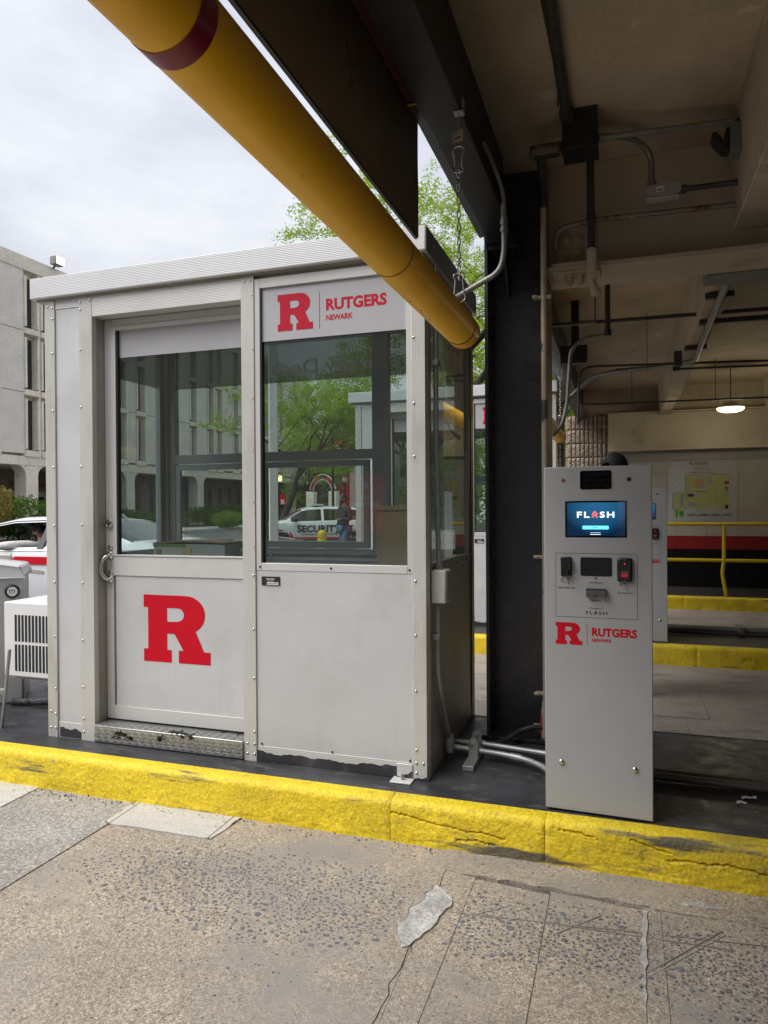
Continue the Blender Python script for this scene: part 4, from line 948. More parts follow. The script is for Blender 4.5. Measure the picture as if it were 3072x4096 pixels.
def make_chain(x, y, ztop, zbot, label, tagged=True):
    global LINK
    if LINK is None: LINK = link_mesh()
    c = thing('hanging_chain', label, 'chain', (x, y, ztop))
    MB().box(x-.016, x+.012, y-.018, y+.018, ztop-.004, ztop-.0005).build('beam_clip', STEEL, c, bev=.001)
    MB().box(x+.012, x+.016, y-.018, y+.018, ztop-.004, ztop+.04).build('beam_clip', STEEL, c, bev=.001)
    MB().cyl((x-.002, y, ztop+.0), (x-.002, y, ztop-.115), .0016, 6).build('wire', STEEL, c)
    h = .085; z1 = ztop-.115-h*.5+.008
    carabiner(x-.002, y, z1, h, c)
    if tagged:
        tg = MB().prism(rrect(x-.022, x+.014, ztop-.095, ztop-.058, .003), lambda u, v, d: (u, y-.003-d-(u-x)*.25, v), 0, .0005).build('paper_tag', mat('tag_paper', (.62, .57, .5), .7, 0, .06, 30), c)
        t = MB(); f = lambda u, v: (u, y-.0042-(u-x)*.25, v)
        for k in range(11): t.add([f(x-.016+k*.0022, ztop-.085), f(x-.0152+k*.0022+.0005*(k % 3), ztop-.085), f(x-.0152+k*.0022+.0005*(k % 3), ztop-.078), f(x-.016+k*.0022, ztop-.078)], [(0, 1, 2, 3)])
        write(t, 'HILLMAN', x-.018, x+.006, ztop-.067, ztop-.063, f, .02)
        t.build('print', BLACKINK, tg, smooth=0)
    zc = z1-h*.5+.004; h2 = .095; zb = zbot+.02+h2
    n = int((zc-zb)/.0215)
    for k in range(n+1):
        piece('chain_link', LINK, c, (x-.002, y, zc-.008-k*(zc-zb)/n*.995), (0, rnd.uniform(-.06, .06), (pi/2 if k % 2 else 0)+.5+rnd.uniform(-.3, .3)))
    carabiner(x-.002, y, zb-h2*.5+.004, h2, c, True)
    piece('chain_link', LINK, c, (x-.002, y, zb-h2-.004), (0, 0, 1.1)); piece('chain_link', LINK, c, (x-.002, y, zb-h2-.018), (0, 0, .2))
    return c
def make_bar(x, z, yend, ystart, label, bands=True):
    b = thing('clearance_bar', label, 'clearance bar', (x, yend, z))
    r = .0531
    MB().cyl((x, ystart, z), (x, yend-.085, z), r, 48).build('pipe', YPIPE, b)
    cap = MB(); prof = [(r+.0012, 0), (r+.0012, .072), (r*.97, .08), (r*.86, .084), (.001, .085)]
    vs = MB(); n = 48
    ring = []
    for rr, h in prof:
        ring.append([(x+rr*cos(2*pi*k/n), yend-.085+h, z+rr*sin(2*pi*k/n)) for k in range(n)])
    vv = [p for q in ring for p in q]; vs.add(vv, [(i*n+k, (i+1)*n+k, (i+1)*n+(k+1) % n, i*n+(k+1) % n) for i in range(len(prof)-1) for k in range(n)])
    vs.build('end_cap', YPIPE, b)
    def band(ya, w, m, rr=.0009):
        q = MB(); o = [(x+(r+rr)*cos(2*pi*k/n), ya, z+(r+rr)*sin(2*pi*k/n)) for k in range(n)]; p = [(a, ya+w, c) for a, _, c in o]
        q.add(o+p, [(k, n+k, n+(k+1) % n, (k+1) % n) for k in range(n)]); return q.build('tape_band', m, b)
    if bands:
        band(yend-.090, .006, BAND, .0018); band(yend-.020, .006, BAND, .0018); band(1.535, .005, BAND); band(.695, .034, BAND); band(.1, .034, BAND)
        sc = MB().lathe([(.004, 0), (.004, .002), (.001, .003)], ax='y', n=8); me = meshof(sc, 'screw', STEEL_D)
        for yy, a in ((yend-.62, -2.0), (yend-.50, -1.75), (yend-.40, -1.8), (yend-.58, -1.9)): piece('screw', me, b, (x+r*cos(a), yy, z+r*sin(a)), (radians(-60), 0, 0))
    else:
        band(yend-.09, .006, BAND, .0018); band(yend-.02, .006, BAND, .0018)
    return b
make_bar(-.5, 1.868, 2.335, -1.0, 'yellow clearance pipe over the near lane with maroon bands')
make_chain(-.496, 2.248, 2.557, 1.925, 'tagged steel chain from black beam to the near yellow clearance pipe')
make_bar(-.515, 1.885, 6.27, 3.95, 'yellow clearance pipe over the far lane beyond the column', False)
make_chain(-.500, 6.16, 2.557, 1.94, 'steel chain holding the far yellow clearance pipe', False)

def make_signboard():
    m = mat('sign_back_metal', (.17, .14, .12), .34, .35, .2, 3, bump=.05, bs=3, rvar=.08)
    s = thing('sign_board', 'dark metal back of a long sign board hung outside the edge beam', 'sign', (-.665, 1, 2.5))
    nx, nz = 70, 16; vs = []; y0, y1 = -3., 2.352
    for i in range(nx+1):
        for j in range(nz+1):
            y = lerp(y0, y1, i/nx); z = lerp(2.212, 3.25, j/nz)
            d = .0016*noise.noise(Vector((y*3, z*5, 1)))
            for cy, cz, ca in ((2.08, 2.36, .6), (2.13, 2.30, .8), (2.02, 2.42, .5)):
                u = (y-cy)*cos(ca)+(z-cz)*sin(ca); v = -(y-cy)*sin(ca)+(z-cz)*cos(ca); d += .004*math.exp(-(u/.09)**2-(v/.018)**2)
            vs.append((-.662+d, y, z))
    mb = MB().add(vs, [(i*(nz+1)+j, (i+1)*(nz+1)+j, (i+1)*(nz+1)+j+1, i*(nz+1)+j+1) for i in range(nx) for j in range(nz)])
    mb.build('panel', m, s, smooth=80)
    MB().box(-.676, -.666, y0, y1+.001, 2.211, 3.25).build('face_sheet', mat('sign_face', (.03, .03, .03), .4), s, smooth=0)
    t = MB(); write(t, 'University Deck', 2.2, -.6, 2.45, 2.85, lambda u, v: (-.6765, u, v), .02); t.build('lettering', WHITEINK, s, smooth=0)
    a = MB(); a.box(-.655, -.652, -3, 2.29, 2.605, 2.645)
    an = MB().box(-.655, -.617, -3, 2.285, 2.592, 2.5955).build('perforated_angle', mat('maroon_primer', (.055, .012, .012), .5), s)
    ho = meshof(MB().cyl((0, 0, 0), (0, 0, -.0012), .0055, 10), 'hole', BLACKINK)
    for k in range(46): piece('hole', ho, an, (-.637, 2.26-k*.027, 2.592))
    MB().cyl((-.655, 2.20, 2.585), (-.612, 2.20, 2.585), .004, 8).build('bolt', mat('brass', (.5, .36, .12), .35, .9), s)
make_signboard()

# ------------------------------------------------------------------ pipes and fittings under the deck
def lbody(mb, c, ax, L=.13, w=.022, h=.02):
    """rounded conduit body"""
    pts = rrect(-L/2, L/2, -w, w, w*.9)
    if ax == 'x': mb.prism(pts, lambda u, v, d: (c[0]+u, c[1]-d, c[2]+v), -h, h)
    elif ax == 'xz': mb.prism(pts, lambda u, v, d: (c[0]+u, c[1]+v, c[2]+d), -h, h)
    else: mb.prism(pts, lambda u, v, d: (c[0]-v, c[1]-d, c[2]+u), -h, h)
    return mb
def make_services():
    c = thing('junction_box', 'black steel junction box bolted under the deck with conduits entering it', 'junction box', (-.17, 3.17, 2.8))
    MB().box(-.24, -.097, 3.105, 3.245, 2.805, 2.969).build('box', BLACKB, c, bev=.004)
    MB().box(-.243, -.094, 3.102, 3.248, 2.80, 2.8045).build('cover', BLACKB, c, bev=.002)
    pipe('conduit', [(-.224, -3, 2.935), (-.22, 3.104, 2.935)], .022, PIPED, c, n=14)
    MB().cyl((-.22, 3.06, 2.935), (-.22, 3.104, 2.935), .030, 14).build('connector', PIPED, c)
    lb = lbody(MB(), (-.312, 3.16, 2.835), 'xz', .14, .024, .022).build('conduit_body', PIPERUST, c, bev=.003)
    lbody(MB(), (-.312, 3.16, 2.81), 'xz', .11, .014, .005).build('cover', PIPED, lb)
    pipe('wire', [(-.262, -2, 2.962), (-.26, 1.2, 2.955), (-.255, 2.2, 2.958), (-.236, 2.9, 2.95), (-.25, 3.0, 2.93)], .0035, mat('dark_wire', (.05, .04, .03), .6), c)
    pipe('wire', [(-.29, 3.02, 2.84), (-.262, 3.06, 2.90), (-.245, 3.10, 2.91)], .0022, mat('white_wire', (.45, .44, .4), .6), c)
    d = thing('standpipe', 'chipped cream painted conduit climbing beside the black column', 'pipe', (-.353, 3.435, IZ))
    pipe('pipe', [(-.353, 3.437, .30), (-.353, 3.437, 2.70)], .0145, PIPEC, d, n=16)
    pipe('pipe', [(-.353, 3.437, 2.70), (-.353, 3.437, 2.80), (-.35, 3.30, 2.835), (-.345, 3.2, 2.835)], .0155, PIPED, d, .1, 14)
    MB().cyl((-.353, 3.437, .18), (-.353, 3.437, .33), .022, 16).build('fitting', PIPEC, d)
    MB().cyl((-.353, 3.437, .33), (-.353, 3.437, .36), .019, 16).build('coupling', PIPEC, d)
    MB().box(-.378, -.372, 3.42, 3.455, .2, .30).build('red_tag', mat('red_lead', (.4, .03, .02), .5), d)
    MB().cyl((-.41, 3.437, .235), (-.37, 3.437, .235), .018, 14).build('side_fitting', PIPEC, d)
    MB().cyl((-.353, 3.437, IZ), (-.353, 3.437, .2), .01, 10).build('foot', BLACKP, d)
    for z in (2.28, 1.05, .40):
        MB().box(-.40, -.318, 3.428, 3.446, z-.008, z+.008).build('clamp', PIPEC, d, bev=.002); MB().cyl((-.405, 3.42, z), (-.385, 3.42, z), .009, 6).build('bolt', PIPEC, d)
    e = thing('grey_conduit', 'grey conduit bending from the deck down beside the near clearance pipe', 'conduit', (-.5, 3.3, 2))
    pipe('pipe', [(-.525, 2.80, 2.74), (-.50, 2.93, 2.69), (-.475, 3.0, 2.61), (-.471, 3.0, 2.51), (-.470, 3.0, 2.36), (-.49, 3.0, 2.28), (-.669, 3.0, 2.196), (-.748, 2.985, 2.155)], .0115, STEEL_D, e, .07, 12)
    MB().cyl((-.471, 3.0, 2.50), (-.471, 3.0, 2.475), .017, 6).build('coupling', PIPEG, e); MB().cyl((-.471, 3.0, 2.445), (-.471, 3.0, 2.465), .017, 6).build('coupling', PIPEG, e)
    e = thing('black_conduit', 'black conduit running from the booth back to the column', 'conduit', (-.7, 3.75, 1.8))
    pipe('pipe', [(-.88, 3.88, 2.09), (-.805, 3.88, 2.16), (-.72, 3.87, 2.24), (-.63, 3.85, 2.32)], .018, PIPED, e)
    e = thing('alarm_horn', 'small grey device with black hood on a deck rib', 'device', (.46, 3.3, 2.83))
    MB().box(.425, .478, 3.25, 3.34, 2.755, 2.875).build('body', mat('device_grey', (.17, .175, .17), .5), e, bev=.004)
    MB().prism([(.424, 2.86), (.424, 2.77), (.40, 2.775), (.365, 2.82), (.355, 2.845), (.375, 2.85), (.405, 2.805), (.41, 2.86)], lambda u, v, dd: (u, 3.30-dd, v), -.04, .04).build('hood', BLACKPL, e, bev=.003)
    MB().cyl((.45, 3.29, 2.875), (.45, 3.29, 2.895), .022, 12).build('coupling', PIPED, e)
    pipe('conduit', [(-.094, 3.19, 2.865), (.1, 3.21, 2.87), (.44, 3.27, 2.885)], .0125, PIPEG, e)
    MB().cyl((-.094, 3.19, 2.865), (-.06, 3.195, 2.866), .018, 8).build('connector', PIPEG, e)
    e = thing('elbow_conduit', 'conduit elbow dropping into a grey fitting with a barcode sticker', 'conduit', (.15, 3.4, 2.7))
    pipe('conduit', [(-.09, 3.235, 2.895), (.04, 3.30, 2.905), (.125, 3.40, 2.87), (.125, 3.40, 2.72)], .0135, PIPEG, e, .1, 12)
    MB().cyl((.125, 3.40, 2.712), (.125, 3.40, 2.74), .02, 8).build('connector', PIPEG, e)
    bd = lbody(MB(), (.172, 3.40, 2.685), 'x', .148, .026, .03).build('conduit_body', mat('grey_fitting', (.36, .35, .33), .5, .2), e, bev=.003)
    MB().box(.142, .176, 3.3685, 3.3698, 2.675, 2.70).build('sticker', WHITEINK, bd)
    t = MB()
    for k in range(10): t.box(.146+k*.0027, .1472+k*.0027+.0006*(k % 2), 3.3680, 3.3684, 2.678, 2.690)
    t.build('barcode', BLACKINK, bd, smooth=0)
    MB().box(.10, .238, 3.376, 3.424, 2.651, 2.6585).build('cover', mat('pale_fitting', (.5, .49, .46), .5), bd, bev=.002)
    MB().cyl((.245, 3.4, 2.685), (.268, 3.4, 2.686), .02, 8).build('connector', PIPED, e)
    pipe('conduit', [(.268, 3.4, 2.686), (3, 3.42, 2.655)], .012, PIPED, e)
    e = thing('peeling_conduit', 'conduit with peeling paint along the steel beam web', 'conduit', (.2, 3.5, 2.6))
    pipe('conduit', [(-.305, 3.52, 2.52), (-.303, 3.51, 2.60), (-.26, 3.50, 2.625), (-.14, 3.50, 2.64), (.5, 3.50, 2.627), (4, 3.5, 2.60)], .0125, PIPERUST, e, .08)
    MB().box(.545, .56, 3.48, 3.60, 2.60, 2.65).build('strap', PIPEG, e)
    e = thing('drop_conduit', 'dark vertical conduit with an oval fitting hanging past the steel beam', 'conduit', (-.138, 3.45, 2.3))
    pipe('conduit', [(-.14, 3.452, 2.968), (-.137, 3.452, 2.47)], .018, PIPED, e, n=12)
    MB().cyl((-.138, 3.452, 2.63), (-.138, 3.452, 2.66), .022, 10).build('coupling', PIPED, e)
    bd = lbody(MB(), (-.134, 3.425, 2.405), 'z', .15, .022, .022).build('conduit_body', BEAMM, e, bev=.004)
    lbody(MB(), (-.134, 3.40, 2.41), 'z', .11, .016, .005).build('cover', BEAMM, bd)
    pipe('conduit', [(-.134, 3.43, 2.34), (-.118, 3.42, 2.27)], .017, BEAMM, e); MB().cyl((-.12, 3.42, 2.285), (-.114, 3.42, 2.26), .024, 10).build('coupling', BEAMM, e)
    MB().cyl((-.139, 3.95, 2.28), (-.139, 3.95, 2.968), .004, 6).build('rod', PIPED, e)
    # far bay
    e = thing('bent_conduit', 'grey conduit bending along the edge beam down to the far clearance pipe', 'conduit', (-.3, 5, 2.2))
    pipe('pipe', [(-.095, 5.0, 2.968), (-.095, 5.0, 2.435)], .018, PIPED, e); MB().cyl((-.095, 5, 2.43), (-.095, 5, 2.47), .026, 10).build('fitting', PIPED, e)
    pipe('pipe', [(-.105, 5, 2.44), (-.25, 5.0, 2.43), (-.335, 5.0, 2.36), (-.352, 5.0, 2.16), (-.362, 5.0, 1.98), (-.40, 5.0, 1.84), (-.46, 5.02, 1.78)], .013, PIPEG, e, .14)
    e = thing('sprinkler_pipe', 'thin rusty pipe crossing the far bay below the deck', 'pipe', (0, 5.3, 2.6))
    pipe('pipe', [(-.54, 5.25, 2.595), (4, 5.5, 2.62)], .0135, PIPED, e); MB().cyl((-.30, 5.263, 2.596), (-.18, 5.27, 2.597), .019, 10).build('coupling', PIPERUST, e)
    MB().cyl((-.10, 5.28, 2.60), (-.10, 5.28, 2.968), .003, 6).build('hanger', PIPED, e)
    e = thing('strut_channel', 'dark steel strut channel fixed below a deck rib', 'strut', (1, 5.28, 2.55)); MB().box(.495, 4, 5.25, 5.29, 2.515, 2.548).build('channel', PIPED, e)
    e = thing('main_conduit', 'long grey conduit along a deck rib turning toward the far edge beam', 'conduit', (.5, 5, 2.5))
    pipe('pipe', [(.53, 3.85, 2.44), (.535, 4.1, 2.495), (.553, 5.5, 2.50), (.572, 6.48, 2.50), (.35, 6.62, 2.50), (-.076, 6.727, 2.50), (-.25, 6.84, 2.49), (-.37, 6.95, 2.42), (-.66, 7.0, 2.16)], .021, PIPEG, e, .16, 12)
    for p, q in (((.0, 6.705, 2.5), (-.06, 6.722, 2.5)), ((.38, 6.6, 2.5), (.34, 6.625, 2.5))): MB().cyl(p, q, .025, 12).build('coupling', PIPEG, e)
    for y in (4.62, 6.08): MB().box(.465, .622, y-.02, y+.02, 2.515, 2.5485).build('strut', PIPED, e); 
    MB().box(.40, .46, 6.3, 6.36, 2.44, 2.56).build('bracket', PIPED, e)
    MB().cyl((.2, 6.6, 2.45), (.2, 6.6, 2.968), .003, 6).build('hanger', PIPED, e)
    e = thing('thin_conduit', 'thin conduit crossing under the far deck rib and bending to the edge beam', 'conduit', (.5, 6.5, 2.5))
    pipe('pipe', [(-.375, 6.4, 2.0), (-.365, 6.4, 2.35), (-.34, 6.4, 2.49), (-.2, 6.42, 2.50), (1.15, 6.67, 2.50), (5, 7.2, 2.5)], .010, PIPED, e, .12)
    e = thing('thin_conduit', 'thin conduit starting at the deck rib in the far bay', 'conduit', (1, 6.85, 2.5)); pipe('pipe', [(.45, 6.825, 2.505), (1.2, 6.9, 2.50), (5, 7.3, 2.5)], .010, PIPED, e); MB().box(.42, .48, 6.8, 6.85, 2.49, 2.545).build('bracket', PIPED, e)
    e = thing('thin_conduit', 'dark conduit in the last bay feeding the round ceiling lamp', 'conduit', (1, 8.9, 2.5)); pipe('pipe', [(-.53, 8.75, 2.52), (-.37, 8.804, 2.50), (1.54, 8.946, 2.50), (5, 9.2, 2.5)], .011, PIPED, e)
    MB().cyl((.1, 8.84, 2.5), (.1, 8.84, 2.968), .004, 6).build('hanger', PIPED, e); MB().cyl((1.0, 8.9, 2.5), (1.0, 8.9, 2.968), .004, 6).build('hanger', PIPED, e)
    e = thing('steel_plate_box', 'flat grey metal enclosure bolted under the steel beam', 'enclosure', (.8, 3.9, 2.42)); MB().box(.39, 1.3, 3.80, 3.985, 2.412, 2.50).build('body', mat('device_grey'), e, bev=.003)
    e = thing('black_box', 'black square box mounted beside the far edge beam', 'box', (-.37, 6.0, 2.5)); MB().box(-.486, -.275, 5.98, 6.1, 2.455, 2.60).build('body', BLACKB, e, bev=.004); MB().box(-.40, -.34, 6.0, 6.08, 2.60, 2.968).build('mount', BLACKB, e)
    # ceiling lamp
    l = thing('ceiling_lamp', 'round lit garage lamp glowing under the deck near the block wall', 'lamp', (1.215, 9.35, 2.43))
    MB().lathe([(.001, .09), (.07, .09), (.10, .06), (.145, .045), (.155, .03), (.155, .022), (.001, .022)], (1.215, 9.35, 2.43), 'z', 32).build('housing', mat('lamp_housing', (.5, .5, .48), .5), l)
    MB().lathe([(.001, -.03), (.09, -.027), (.135, -.012), (.152, .008), (.152, .021), (.001, .021)], (1.215, 9.35, 2.43), 'z', 32).build('diffuser', mat('lamp_glow', (.8, .8, .7), .4, emit=(1., .95, .55, .95)), l)
    MB().cyl((1.215, 9.35, 2.52), (1.215, 9.35, 2.968), .006, 8).build('stem', PIPED, l)
    ld = bpy.data.lights.new('lamp_light', 'POINT'); ld.energy = 5; ld.color = (1, .9, .62); ld.shadow_soft_size = .15; lo = bpy.data.objects.new('lamp_light', ld); COL.objects.link(lo); lo.parent = l; lo.location = (0, 0, -.09)
make_services()

def make_far_side():
    r = thing('railing', 'yellow pipe railing with one bent post in front of the block wall', 'railing', (1.2, 9.75, IZ))
    MB().cyl((-.3, 9.75, 1.056), (9, 9.75, 1.056), .0225, 16).build('top_rail', YRAIL, r); MB().cyl((-.3, 9.75, .60), (9, 9.75, .60), .0225, 16).build('mid_rail', YRAIL, r)
    pipe('post', [(1.19, 9.75, 1.05), (1.188, 9.75, .62), (1.168, 9.745, .43), (1.18, 9.745, .36), (1.216, 9.75, IZ-.005)], .024, YRAIL, r, .06, 14)['label'] = 'bent post'
    for x in (-.28, 3.3, 5.4, 7.6): pipe('post', [(x, 9.75, 1.05), (x, 9.75, IZ-.005)], .024, YRAIL, r)
    p = thing('map_poster', 'framed campus map poster on the white block wall', 'poster', (1.03, 10.69, 1.05))
    Y = 10.688; F = front(Y)
    MB().box(.597, 1.472, Y, 10.699, 1.05, 1.905).build('sheet', mat('poster_white', (.42, .41, .42), .12, 0, .04, 3, coat=.3), p)
    g = mat('poster_green', (.40, .41, .17), .2, 0, .05, 4); mp = MB(); f = front(Y-.001)
    X = lambda t: .597+(t-258)/(1228-258)*.875; Z = lambda t: 1.05+(843-t)/(843-0)*.855
    def rect(mb, a, b, c, d, dep=.0004, yy=Y-.0002): mb.box(X(a), X(b), yy-dep, yy, Z(d), Z(c))
    for a, b, c, d in ((500, 790, 195, 650), (794, 885, 195, 650), (889, 980, 195, 640), (984, 1110, 195, 665), (318, 490, 430, 655), (318, 475, 665, 770)): rect(mp, a, b, c, d)
    mp.build('map_field', g, p, smooth=0)
    q = MB()
    for a, b, c, d in ((612, 685, 245, 365), (690, 765, 260, 300)): rect(q, a, b, c, d, .0008)
    q.build('map_block', mat('poster_orange', (.5, .27, .12), .3), p, smooth=0)
    q = MB()
    for a, b, c, d in ((360, 388, 668, 770), (416, 474, 680, 756)): rect(q, a, b, c, d, .0008)
    q.build('map_block', mat('poster_bright_green', (.05, .28, .04), .3), p, smooth=0)
    q = MB()
    for a, b, c, d in ((1045, 1112, 280, 320), (1062, 1090, 355, 402), (497, 502, 195, 545), (530, 740, 188, 193), (860, 1105, 185, 192), (1128, 1134, 195, 260)): rect(q, a, b, c, d, .0009)
    q.build('map_block', mat('poster_red', (.24, .02, .03), .3), p, smooth=0)
    q = MB(); rect(q, 530, 622, 447, 488, .0008); q.build('map_block', mat('poster_purple', (.06, .03, .1), .3), p, smooth=0)
    q = MB()
    for a, b, c, d in ((540, 680, 575, 615), (645, 690, 455, 480), (690, 770, 225, 255), (805, 870, 225, 320), (1010, 1085, 465, 495), (430, 470, 450, 630), (590, 690, 375, 385), (690, 775, 310, 375), (520, 560, 330, 400)): rect(q, a, b, c, d, .0006)
    q.build('map_block', mat('poster_blue', (.27, .30, .32), .3), p, smooth=0)
    q = MB(); ff = front(Y-.0012)
    for a, b, c, d in ((640, 815, 417, 424), (315, 319, 430, 655), (345, 475, 420, 424), (318, 440, 654, 659), (497, 501, 600, 660), (665, 686, 735, 753), (835, 855, 737, 752), (1002, 1023, 737, 752), (1055, 1100, 600, 655), (372, 376, 240, 270), (372, 376, 335, 365), (315, 345, 296, 300), (415, 440, 298, 302)): rect(q, a, b, c, d, .0011)
    write(q, 'RUTGERS', X(560), X(830), Z(55), Z(12), ff, .01); write(q, 'Commuter, Transit', X(635), X(850), Z(96), Z(76), ff); write(q, 'and Parking Services', X(635), X(878), Z(127), Z(105), ff)
    write(q, 'UNIVERSITY HEIGHTS NEWARK', X(555), X(915), Z(163), Z(150), ff, .02); write(q, 'For more information, please call (973) 353-1839', X(440), X(1003), Z(842), Z(822), ff)
    for a, b in ((525, 640), (695, 815), (865, 985), (1033, 1150)):
        for zt in (728, 746): rect(q, a, b, zt-5, zt+3, .0011)
    q.build('lettering', BLACKINK, p, smooth=0)
    sc = meshof(MB().lathe([(.006, 0), (.006, .003), (.001, .004)], ax='y', n=8), 'screw', BLACKPL)
    for a, b in ((282, 45), (1183, 20), (280, 410), (1198, 385), (282, 838), (1196, 838)): piece('screw', sc, p, (X(a), Y-.0002, Z(b)))
    # conduits and bits on the islands
    for lb, path, rr in (('dark conduit, front one of a pair along the near island behind the ticket machine', [(.08, 3.10, .185), (.6, 3.09, .183), (4, 3.05, .183)], .016),
                     ('dark conduit, rear one of a pair along the near island behind the ticket machine', [(.08, 3.15, .185), (.6, 3.14, .185), (4, 3.10, .185)], .014)):
        t = thing('floor_conduit', lb, 'conduit', path[0]); pipe('pipe', path, rr, mat('dirty_conduit', (.13, .115, .095), .5, .3, .25, 9), t)
    t = thing('floor_conduit', 'grey conduit with a clamp lying on the second island', 'conduit', (.5, 6.75, IZ)); pipe('pipe', [(.30, 6.80, .20), (3.5, 6.86, .20)], .022, PIPEG, t); MB().box(.93, .98, 6.72, 6.92, IZ-.001, .245).build('clamp', PIPEG, t, bev=.004)
    pipe('pipe', [(.30, 6.70, .185), (3.5, 6.75, .185)], .012, PIPED, t)
    pm = mat('crumpled_paper', (.62, .6, .57), .8, 0, .08, 20)
    for i, (x, y, s, lb) in enumerate(((.452, 3.02, .026, 'scrap of crumpled white paper by the floor conduits'), (.418, 2.965, .018, 'small torn scrap of white paper on the black island'))):
        mb = MB(); vs = []; n = 7
        for a in range(n):
            for bq in range(4): vs.append((x+s*(a/(n-1)-.5)*2, y+s*.4*(bq/3-.5)*2, IZ+.004+abs(noise.noise(Vector((a*.9, bq*1.3, i*7))))*s*.7))
        mb.add(vs, [(a*4+q, (a+1)*4+q, (a+1)*4+q+1, a*4+q+1) for a in range(n-1) for q in range(3)])
        tag(mb.build('paper_scrap', pm, smooth=0), lb, 'litter')
make_far_side()

# ------------------------------------------------------------------ people
def skinmesh(J, Ed, R, sub=2):
    names = list(J); ix = {n: i for i, n in enumerate(names)}
    me = bpy.data.meshes.new('s'); me.from_pydata([J[n] for n in names], [(ix[a], ix[b]) for a, b in Ed], [])
    ob = bpy.data.objects.new('s', me); COL.objects.link(ob)
    ob.modifiers.new('k', 'SKIN'); ob.modifiers.new('d', 'SUBSURF').levels = sub
    sv = me.skin_vertices[0].data
    for n in names:
        r = R[n]; sv[ix[n]].radius = r if isinstance(r, tuple) else (r, r)
    sv[0].use_root = True
    dg = bpy.context.evaluated_depsgraph_get(); out = bpy.data.meshes.new_from_object(ob.evaluated_get(dg))
    vs = [tuple(v.co) for v in out.vertices]; fs = [tuple(p.vertices) for p in out.polygons]
    bpy.data.objects.remove(ob); bpy.data.meshes.remove(me); bpy.data.meshes.remove(out)
    return vs, fs
SKIN = mat('skin', (.33, .175, .11), .5, 0, .08, 12)
def head(mb, c, s=1., yaw=0., brow=True):
    """egg-shaped head facing local -Y before yaw; c is the head centre"""
    H = MB(); n, m = 20, 16; vs = []
    for i in range(m+1):
        t = pi*i/m; z = cos(t)
        for k in range(n):
            a = 2*pi*k/n; x = sin(t)*cos(a)*.074; y = sin(t)*sin(a)*.094
            if z < 0: x *= 1-.30*(-z)**1.2; y = y*(1-.18*(-z))-.012*(-z)
            zz = z*.115
            fr = max(0, -sin(a))*sin(t)                      # how far to the front
            w = math.exp(-(cos(a)/.20)**2)
            if fr > .5: y -= .020*w*math.exp(-((z+.12)/.16)**2)            # nose
            if fr > .5: y += .007*math.exp(-((abs(cos(a))-.36)/.13)**2)*math.exp(-((z-.05)/.09)**2)   # eye sockets
            if fr > .5: y -= .004*math.exp(-(cos(a)/.33)**2)*math.exp(-((z+.47)/.07)**2)              # lips
            vs.append((x, y, zz))
    H.add(vs, [(i*n+k, (i+1)*n+k, (i+1)*n+(k+1) % n, i*n+(k+1) % n) for i in range(m) for k in range(n)])
    for sx in (-1, 1): H.ball((sx*.074, .008, -.008), .03, 8, 6, (.3, .7, 1.1))
    ca, sa = cos(yaw), sin(yaw)
    mb.add([(c[0]+s*(x*ca-y*sa), c[1]+s*(x*sa+y*ca), c[2]+s*z) for x, y, z in H.v], H.f)
def headpart(mb, pts, c, s, yaw):
    ca, sa = cos(yaw), sin(yaw)
    return mb.add([(c[0]+s*(x*ca-y*sa), c[1]+s*(x*sa+y*ca), c[2]+s*z) for x, y, z in pts.v], pts.f)
def hair(c, s, yaw, m, parent, low=-.02, cap=False):
    H = MB(); n, k2 = 22, 9; vs = []
    for i in range(k2+1):
        t = pi*.56*i/k2
        for k in range(n):
            a = 2*pi*k/n; fr = max(0, -sin(a)); lim = 1-.42*fr**2 if not cap else 1-.18*fr
            tt = t*lim; r = 1.06+.02*noise.noise(Vector((a*3, t*5, 1)))
            vs.append((sin(tt)*cos(a)*.074*r*1.04, sin(tt)*sin(a)*.094*r+.004, cos(tt)*.115*r+.004))
    H.add(vs, [(i*n+k, (i+1)*n+k, (i+1)*n+(k+1) % n, i*n+(k+1) % n) for i in range(k2) for k in range(n)])
    return headpart(MB(), H, c, s, yaw).build('cap' if cap else 'hair', m, parent, local=True, smooth=70)
def face(c, s, yaw, parent, beard=None, specs=False):
    e = MB(); 
    for sx in (-1, 1): e.ball((sx*.027, -.083, .006), .008, 8, 6, (1.3, .6, .7))
    for sx in (-1, 1): e.box(sx*.027-.016, sx*.027+.016, -.0905, -.083, .021, .026)
    headpart(MB(), e, c, s, yaw).build('eyes', BLACKINK, parent, local=True)
    mo = MB().box(-.02, .02, -.094, -.085, -.056, -.052); headpart(MB(), mo, c, s, yaw).build('mouth', mat('lips', (.22, .09, .07), .5), parent, local=True)
    if beard:
        b = MB(); n = 14
        vs = []
        for i in range(6):
            t = pi*(.62+.30*i/5)
            for k in range(n):
                a = pi+pi*k/(n-1); vs.append((cos(a)*sin(t)*.078*(1-.30*max(0, -cos(t))**1.2), (sin(a)*sin(t)*.098)*(1-.18*max(0, -cos(t)))-.013*max(0, -cos(t)), cos(t)*.118))
        b.add(vs, [(i*n+k, (i+1)*n+k, (i+1)*n+k+1, i*n+k+1) for i in range(5) for k in range(n-1)])
        headpart(MB(), b, c, s, yaw).build('beard', beard, parent, local=True)
    if specs:
        g = MB()
        for sx in (-1, 1):
            g.tube([(sx*.029+.02*cos(2*pi*q/14), -.096, .005+.014*sin(2*pi*q/14)) for q in range(15)], .002, 5); g.tube([(sx*.049, -.095, .008), (sx*.076, -.03, .01), (sx*.077, .005, .0)], .002, 5)
        g.tube([(-.009, -.097, .007), (.009, -.097, .007)], .002, 5); headpart(MB(), g, c, s, yaw).build('spectacles', BLACKINK, parent, local=True)
